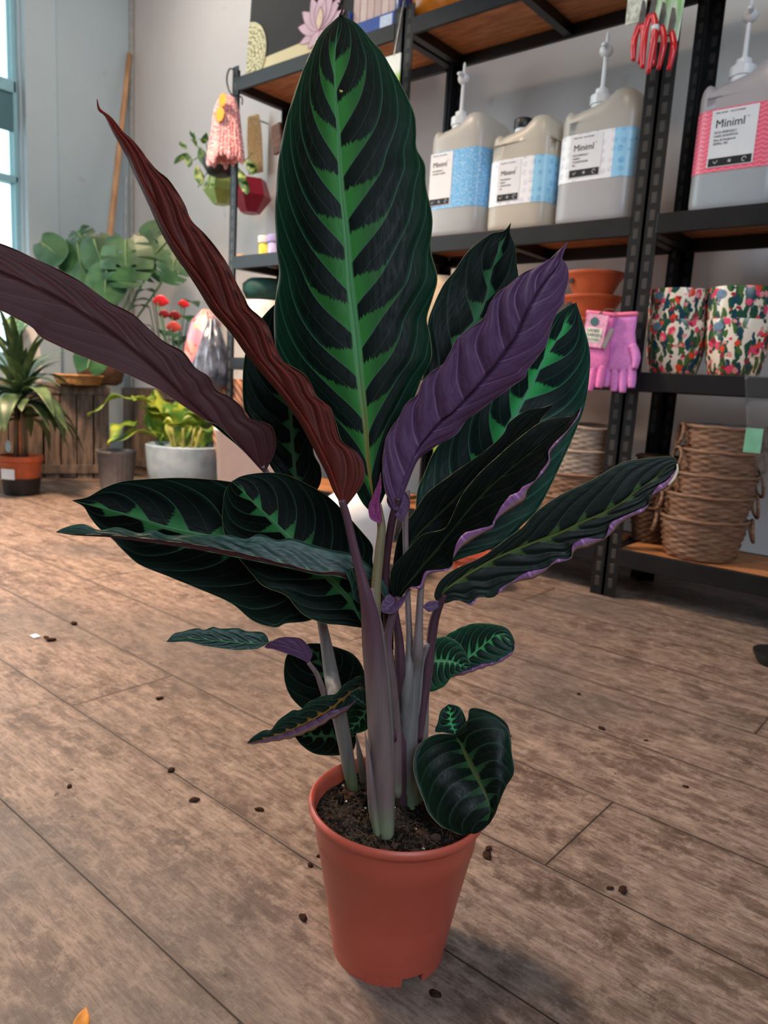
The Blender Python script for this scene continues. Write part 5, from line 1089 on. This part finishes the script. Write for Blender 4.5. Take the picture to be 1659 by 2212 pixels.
# anthurium
t = thing('red_anthurium', 'plant with red waxy flowers and dark leaves right of the split-leaf plant', 'plant', tuple(Vector(onx(372, 840, -3.95)))); base2 = Vector(t.location); t.location = (base2.x, base2.y, .53); base2.z = .53
bm = bmesh.new(); lathe(bm, [(.05, 0), (.07, .02), (.085, .11), (.075, .11)], 28); obj('pot', bm, plain('grey_pot', (120, 118, 116), .5), t, auto=50)
RF = plain('red_spathe', (212, 36, 48), .3, .6); RF2 = plain('dark_red_spathe', (128, 26, 36), .35, .5); AG = plain('anthurium_green', (42, 84, 42), .35, .5, .3, 14)
def P3(px, py, d): return Vector(at(px, py, d)) - base2
for (px, py, w, dd, m) in ((348, 650, 36, 3.98, RF), (397, 656, 26, 4.0, RF), (378, 682, 30, 3.98, RF2), (355, 678, 26, 3.95, RF2), (376, 706, 34, 3.93, plain('coral_spathe', (190, 70, 62), .35, .5))):
    lf = simple_leaf(t, P3(px - w / 2, py, dd), P3(px + w / 2, py + 3, dd), w * .22 * dd / FPX * 1.6, m, 'flower', droop=.12, side=(.35, -.2, 1))
    uvtube('flower_stalk', AG, [tuple(P3(px - w * .2, py + 3, dd)), tuple(P3((px + 372) / 2, 760, 4.0)), (0, 0, .08)], .004, lf, 6)
for k in range(16):
    q = k * 2.4; rr = .12 + .08 * random.random(); h = .22 + .36 * random.random(); b = Vector((rr * .4 * cos(q), rr * .4 * sin(q), .08)); m_ = Vector((rr * cos(q) * .8, rr * sin(q) * .8, h))
    lf = simple_leaf(t, m_, m_ + Vector((cos(q) * .13, sin(q) * .13, -.03)), .05, AG, droop=.15); uvtube('leaf_stalk', AG, [tuple(b), tuple((b + m_) / 2 + Vector((0, 0, .03))), tuple(m_)], .003, lf, 6)
# wrapped bouquet / bag
a = at(455, 800, 3.75); t = thing('wrapped_bouquet', 'flower bouquet in a clear and printed wrapping bag hanging at the rack end', 'bouquet', tuple(a))
BG = NT('printed_wrap'); v = BG.n('ShaderNodeTexVoronoi'); v.inputs['Scale'].default_value = 16; BG.lk(BG.obj(), v.inputs['Vector']); cr = BG.n('ShaderNodeValToRGB'); wn_ = BG.n('ShaderNodeTexWhiteNoise'); BG.lk(v.outputs['Position'], wn_.inputs['Vector']); BG.lk(wn_.outputs['Value'], cr.inputs[0])
cr.color_ramp.interpolation = 'CONSTANT'
for i, c in enumerate(((214, 170, 160), (232, 180, 60), (214, 150, 170), (206, 200, 190), (190, 100, 90))):
    e = cr.color_ramp.elements[i] if i < 2 else cr.color_ramp.elements.new(i / 5); e.position = i / 5; e.color = srgb(*c)
BG.fin(cr.outputs[0], .35, .5)
bm = bmesh.new(); lathe(bm, [(.015, -.10), (.07, -.02), (.10, .10), (.06, .24), (.012, .30)], 36, cx=-.045, wob=lambda a_, z: .008 * sin(a_ * 8) + .004 * sin(a_ * 15 + z * 30)); obj('printed_wrap', bm, BG.m, t, True)
SG = plain('smoky_film', (92, 100, 116), .15, .7, .5, 22)
bm = bmesh.new(); lathe(bm, [(.03, -.10), (.085, -.07), (.095, .0), (.06, .12), (.012, .25)], 36, cx=.05, cy=-.03, wob=lambda a_, z: .010 * sin(a_ * 7 + z * 9) + .005 * sin(a_ * 17 + z * 30)); obj('film_bag', bm, SG, t, True)
uvtube('hanging_cord', plain('white_cable', (196, 196, 196)), [(0, 0, .24), (.04, .02, .4), (.10, .05, .55)], .003, t)
# round basket left on crate, white bag
a = at(182, 820, 4.0); b_ = basket(-4.10, 2.12, .54, .11, .13, .05, 'low round wicker tray on the left crate under a blue-green leaf', wicker('honey_wicker', (150, 100, 50), (196, 148, 92)), handle=False, grp=None)
a = onx(100, 815, -4.22); bm = bmesh.new(); lathe(bm, [(.075, 0), (.085, .05), (.07, .18), (.05, .30)], 4, wob=lambda a_, z: 0); o = obj('paper_bag', bm, plain('white_paper', (206, 202, 196), .8, .2)); o.location = (-4.30, 1.93, .54); o.rotation_euler = (0, 0, .6); tag(o, 'white paper bag standing on the crate at the left', 'bag')

# two floor pots
YG = NT('chartreuse_leaf'); o_ = YG.obj(); YG.fin(YG.mix(YG.ss(YG.noise(o_, 16, 3), .4, .62), srgb(92, 136, 50), srgb(176, 186, 66)), .35, .5); translucent(YG.m, (.35, .5, .06, 1), .25)
a = onz(388, 1076); A_ = Vector((a[0] - .08, a[1] + .08, 0)); t = thing('lime_leaved_plant', 'plant with broad yellow-green leaves in a pale blue-grey pot on the floor', 'plant', tuple(A_))
bl = NT('pale_blue_glaze'); s_ = bl.n('ShaderNodeSeparateXYZ'); bl.lk(bl.obj(), s_.inputs[0]); bl.fin(bl.mix(bl.math('MULTIPLY', bl.ss(bl.noise(bl.obj(), 14, 5), .4, .65), .7), srgb(166, 186, 198), srgb(140, 160, 176)), .35, .5)
bm = bmesh.new(); lathe(bm, [(.15, 0), (.165, .01), (.19, .15), (.198, .265), (.19, .27), (.18, .25)], 48); obj('pot', bm, bl.m, t, auto=50)
bm = bmesh.new(); lathe(bm, [(.001, .22), (.182, .22)], 32, cap0=False, cap1=False); obj('soil', bm, SOIL, t)
def P4(px, py, d): return Vector(at(px, py, d)) - A_
for (bx, by, tx_, ty, w, d1, d2) in ((380, 960, 300, 880, 22, 4.15, 4.0), (330, 872, 190, 902, 20, 4.0, 3.9), (370, 965, 232, 962, 18, 4.1, 3.85), (300, 915, 235, 962, 16, 4.0, 3.85), (350, 960, 330, 845, 30, 4.15, 4.2), (400, 965, 400, 850, 34, 4.2, 4.25), (390, 960, 460, 880, 26, 4.1, 4.1), (420, 965, 476, 930, 22, 4.05, 3.95), (385, 965, 356, 905, 28, 4.0, 3.9), (400, 968, 412, 900, 30, 3.98, 3.9), (350, 900, 280, 862, 24, 4.1, 4.1), (430, 930, 440, 860, 26, 4.2, 4.25), (345, 970, 318, 925, 18, 4.0, 3.95), (440, 970, 450, 930, 18, 4.0, 3.95)):
    simple_leaf(t, P4(bx, by, d1), P4(tx_, ty, d2), w * 5.6 / FPX, YG.m, droop=.2, wave=.25)
bm = bmesh.new()
for k in range(9): q = k * .7; tube(bm, [(.05 * cos(q), .05 * sin(q), .22), (.09 * cos(q), .09 * sin(q), .36)], .007, 6, sub=3)
obj('leaf_stalk', bm, plain('stalk_olive', (140, 136, 66)), t, True)
a = onz(266, 1062); t = thing('grey_ribbed_pot', 'empty grey ribbed metal pot left of the pale blue pot', 'plant pot', (a[0] - .10, a[1] + .02, 0)); bm = bmesh.new()
lathe(bm, [(.078, 0), (.082, .01), (.098, .195), (.104, .20), (.104, .21), (.095, .21), (.075, .02)], 96, wob=lambda a_, z: .0015 * cos(a_ * 24) if .005 < z < .198 else 0); obj('pot_wall', bm, plain('grey_metal', (120, 116, 116), .4, .5), t, auto=50)
bm = bmesh.new(); lathe(bm, [(.001, .17), (.098, .19)], 32, cap0=False, cap1=False); obj('black_liner', bm, plain('glossy_black', (16, 16, 18)), t, True)
# leftmost plant
a = onz(30, 1072); A5 = Vector((a[0] - .05, a[1] + .06, 0)); t = thing('arching_leafy_plant', 'bushy green arching plant in an orange pot with black base at the left edge', 'plant', tuple(A5))
bm = bmesh.new(); lathe(bm, [(.082, .06), (.085, .065), (.095, .165), (.104, .17), (.104, .195), (.095, .195), (.08, .08)], 40); obj('pot', bm, plain('orange_pot', (176, 84, 48), .45), t, auto=40)
bm = bmesh.new(); lathe(bm, [(.07, 0), (.08, .004), (.09, .085), (.086, .085), (.06, .01)], 40); obj('black_base', bm, BLACK, t, auto=40)
bm = bmesh.new(); q = -1.9; box(bm, -.035, .035, -.1035, -.1005, .085, .135); bmesh.ops.rotate(bm, cent=(0, 0, 0), matrix=Matrix.Rotation(.55, 3, 'Z'), verts=bm.verts); obj('white_label', bm, WHITEP, t)
bm = bmesh.new(); lathe(bm, [(.03, -.001), (.03, .001)], 24); bmesh.ops.transform(bm, matrix=Matrix.Translation((0, -.06, .24)) @ Matrix.Rotation(pi / 2, 4, 'X'), verts=bm.verts); obj('plant_tag', bm, plain('pale_blue_tag', (170, 198, 206)), t)
PG = NT('mid_green_leaf'); o_ = PG.obj(); PG.fin(PG.mix(PG.ss(PG.noise(o_, 10, 3), .35, .65), srgb(54, 76, 48), srgb(104, 124, 82)), .4, .45); translucent(PG.m, (.15, .35, .06, 1), .15)
rng = random.Random(11)
for k in range(96):
    top = k < 44; q = rng.random() * 2 * pi
    if top: b = Vector((rng.uniform(-.02, .02), rng.uniform(-.02, .02), .50)); e = b + Vector((cos(q) * rng.uniform(.06, .28), sin(q) * rng.uniform(.06, .28), rng.uniform(.05, .42)))
    else: b = Vector((rng.uniform(-.02, .02), rng.uniform(-.02, .02), .42 + rng.uniform(-.06, .1))); e = b + Vector((cos(q) * rng.uniform(.15, .34), sin(q) * rng.uniform(.15, .34), rng.uniform(-.26, .04)))
    if b.y + e.y > 9: continue
    simple_leaf(t, b, e, rng.uniform(.016, .024) if top else rng.uniform(.028, .045), PG.m, droop=.14 if top else .25, nu=6)
bm = bmesh.new()
for k in range(4): q = k * 1.6; tube(bm, [(.03 * cos(q), .03 * sin(q), .17), (.015 * cos(q), .015 * sin(q), .5)], .008, 7, sub=3)
obj('cane', bm, plain('cane_brown', (112, 92, 66)), t, True)
a = at(10, 690, 4.0); t = thing('round_leaf_stem', 'single pale green rounded leaf on a red stake at the far left', 'leaf', (a[0], a[1], 0)); 
simple_leaf(t, (-.02, 0, a[2] - .02), (.14, .05, a[2] - .03), .09, PL.m, side=(0, .3, 1)); uvtube('stake', plain('red_stake', (150, 84, 58)), [(.10, .02, a[2] - .06), (.10, .02, .0)], .008, t)

# ------------------------------------------------------------------ litter on the floor
rng = random.Random(21)
CR = plain('dry_soil_crumb', (52, 34, 26), .95, .1, .4, 200)
spots = [(100, 1378), (110, 1384), (370, 1665), (160, 1348), (1318, 1920), (1345, 1925), (1300, 1575), (560, 1750), (1055, 1835), (670, 1870), (1395, 1600), (1250, 1500), (655, 1985), (1100, 1590), (345, 1510), (150, 1700), (1480, 1700), (690, 1850), (1052, 1850), (940, 2150), (420, 1730)]
for k, (px, py) in enumerate(spots):
    a = onz(px, py); bm = bmesh.new(); s = rng.uniform(.0028, .006) * (1.7 if py < 1400 else 1)
    r = bmesh.ops.create_icosphere(bm, subdivisions=2, radius=s)
    for v in bm.verts: v.co *= 1 + .5 * mnoise.noise(v.co * 400 + Vector((k, 0, 0))); v.co.z = v.co.z * .45 + s * .4; v.co.x *= 1.5
    o = obj('soil_crumb', bm, CR, smooth=True); o.location = (a[0], a[1], 0); o.rotation_euler = (0, 0, k); tag(o, 'dark dry crumb of soil lying on the plank floor', 'crumb', 'soil crumbs on the floor')
a = onz(76, 1376); bm = bmesh.new(); box(bm, -.012, .012, -.008, .008, 0, .004, .0015); o = obj('paper_scrap', bm, WHITEP); o.location = tuple(a); tag(o, 'tiny white paper scrap on the floor at the left', 'scrap')
a = onz(178, 2215); t = thing('fallen_leaf', 'dry yellow-orange leaf tip on the floor at the bottom left', 'leaf', tuple(a)); b0 = onz(170, 2240, .003) - a; e0 = onz(186, 2176, .012) - a
simple_leaf(t, Vector(b0), Vector(e0), .008, plain('dry_yellow_leaf', (196, 128, 50), .6, .3, .3, 60), 'leaf_blade', droop=.1, shape=.7)
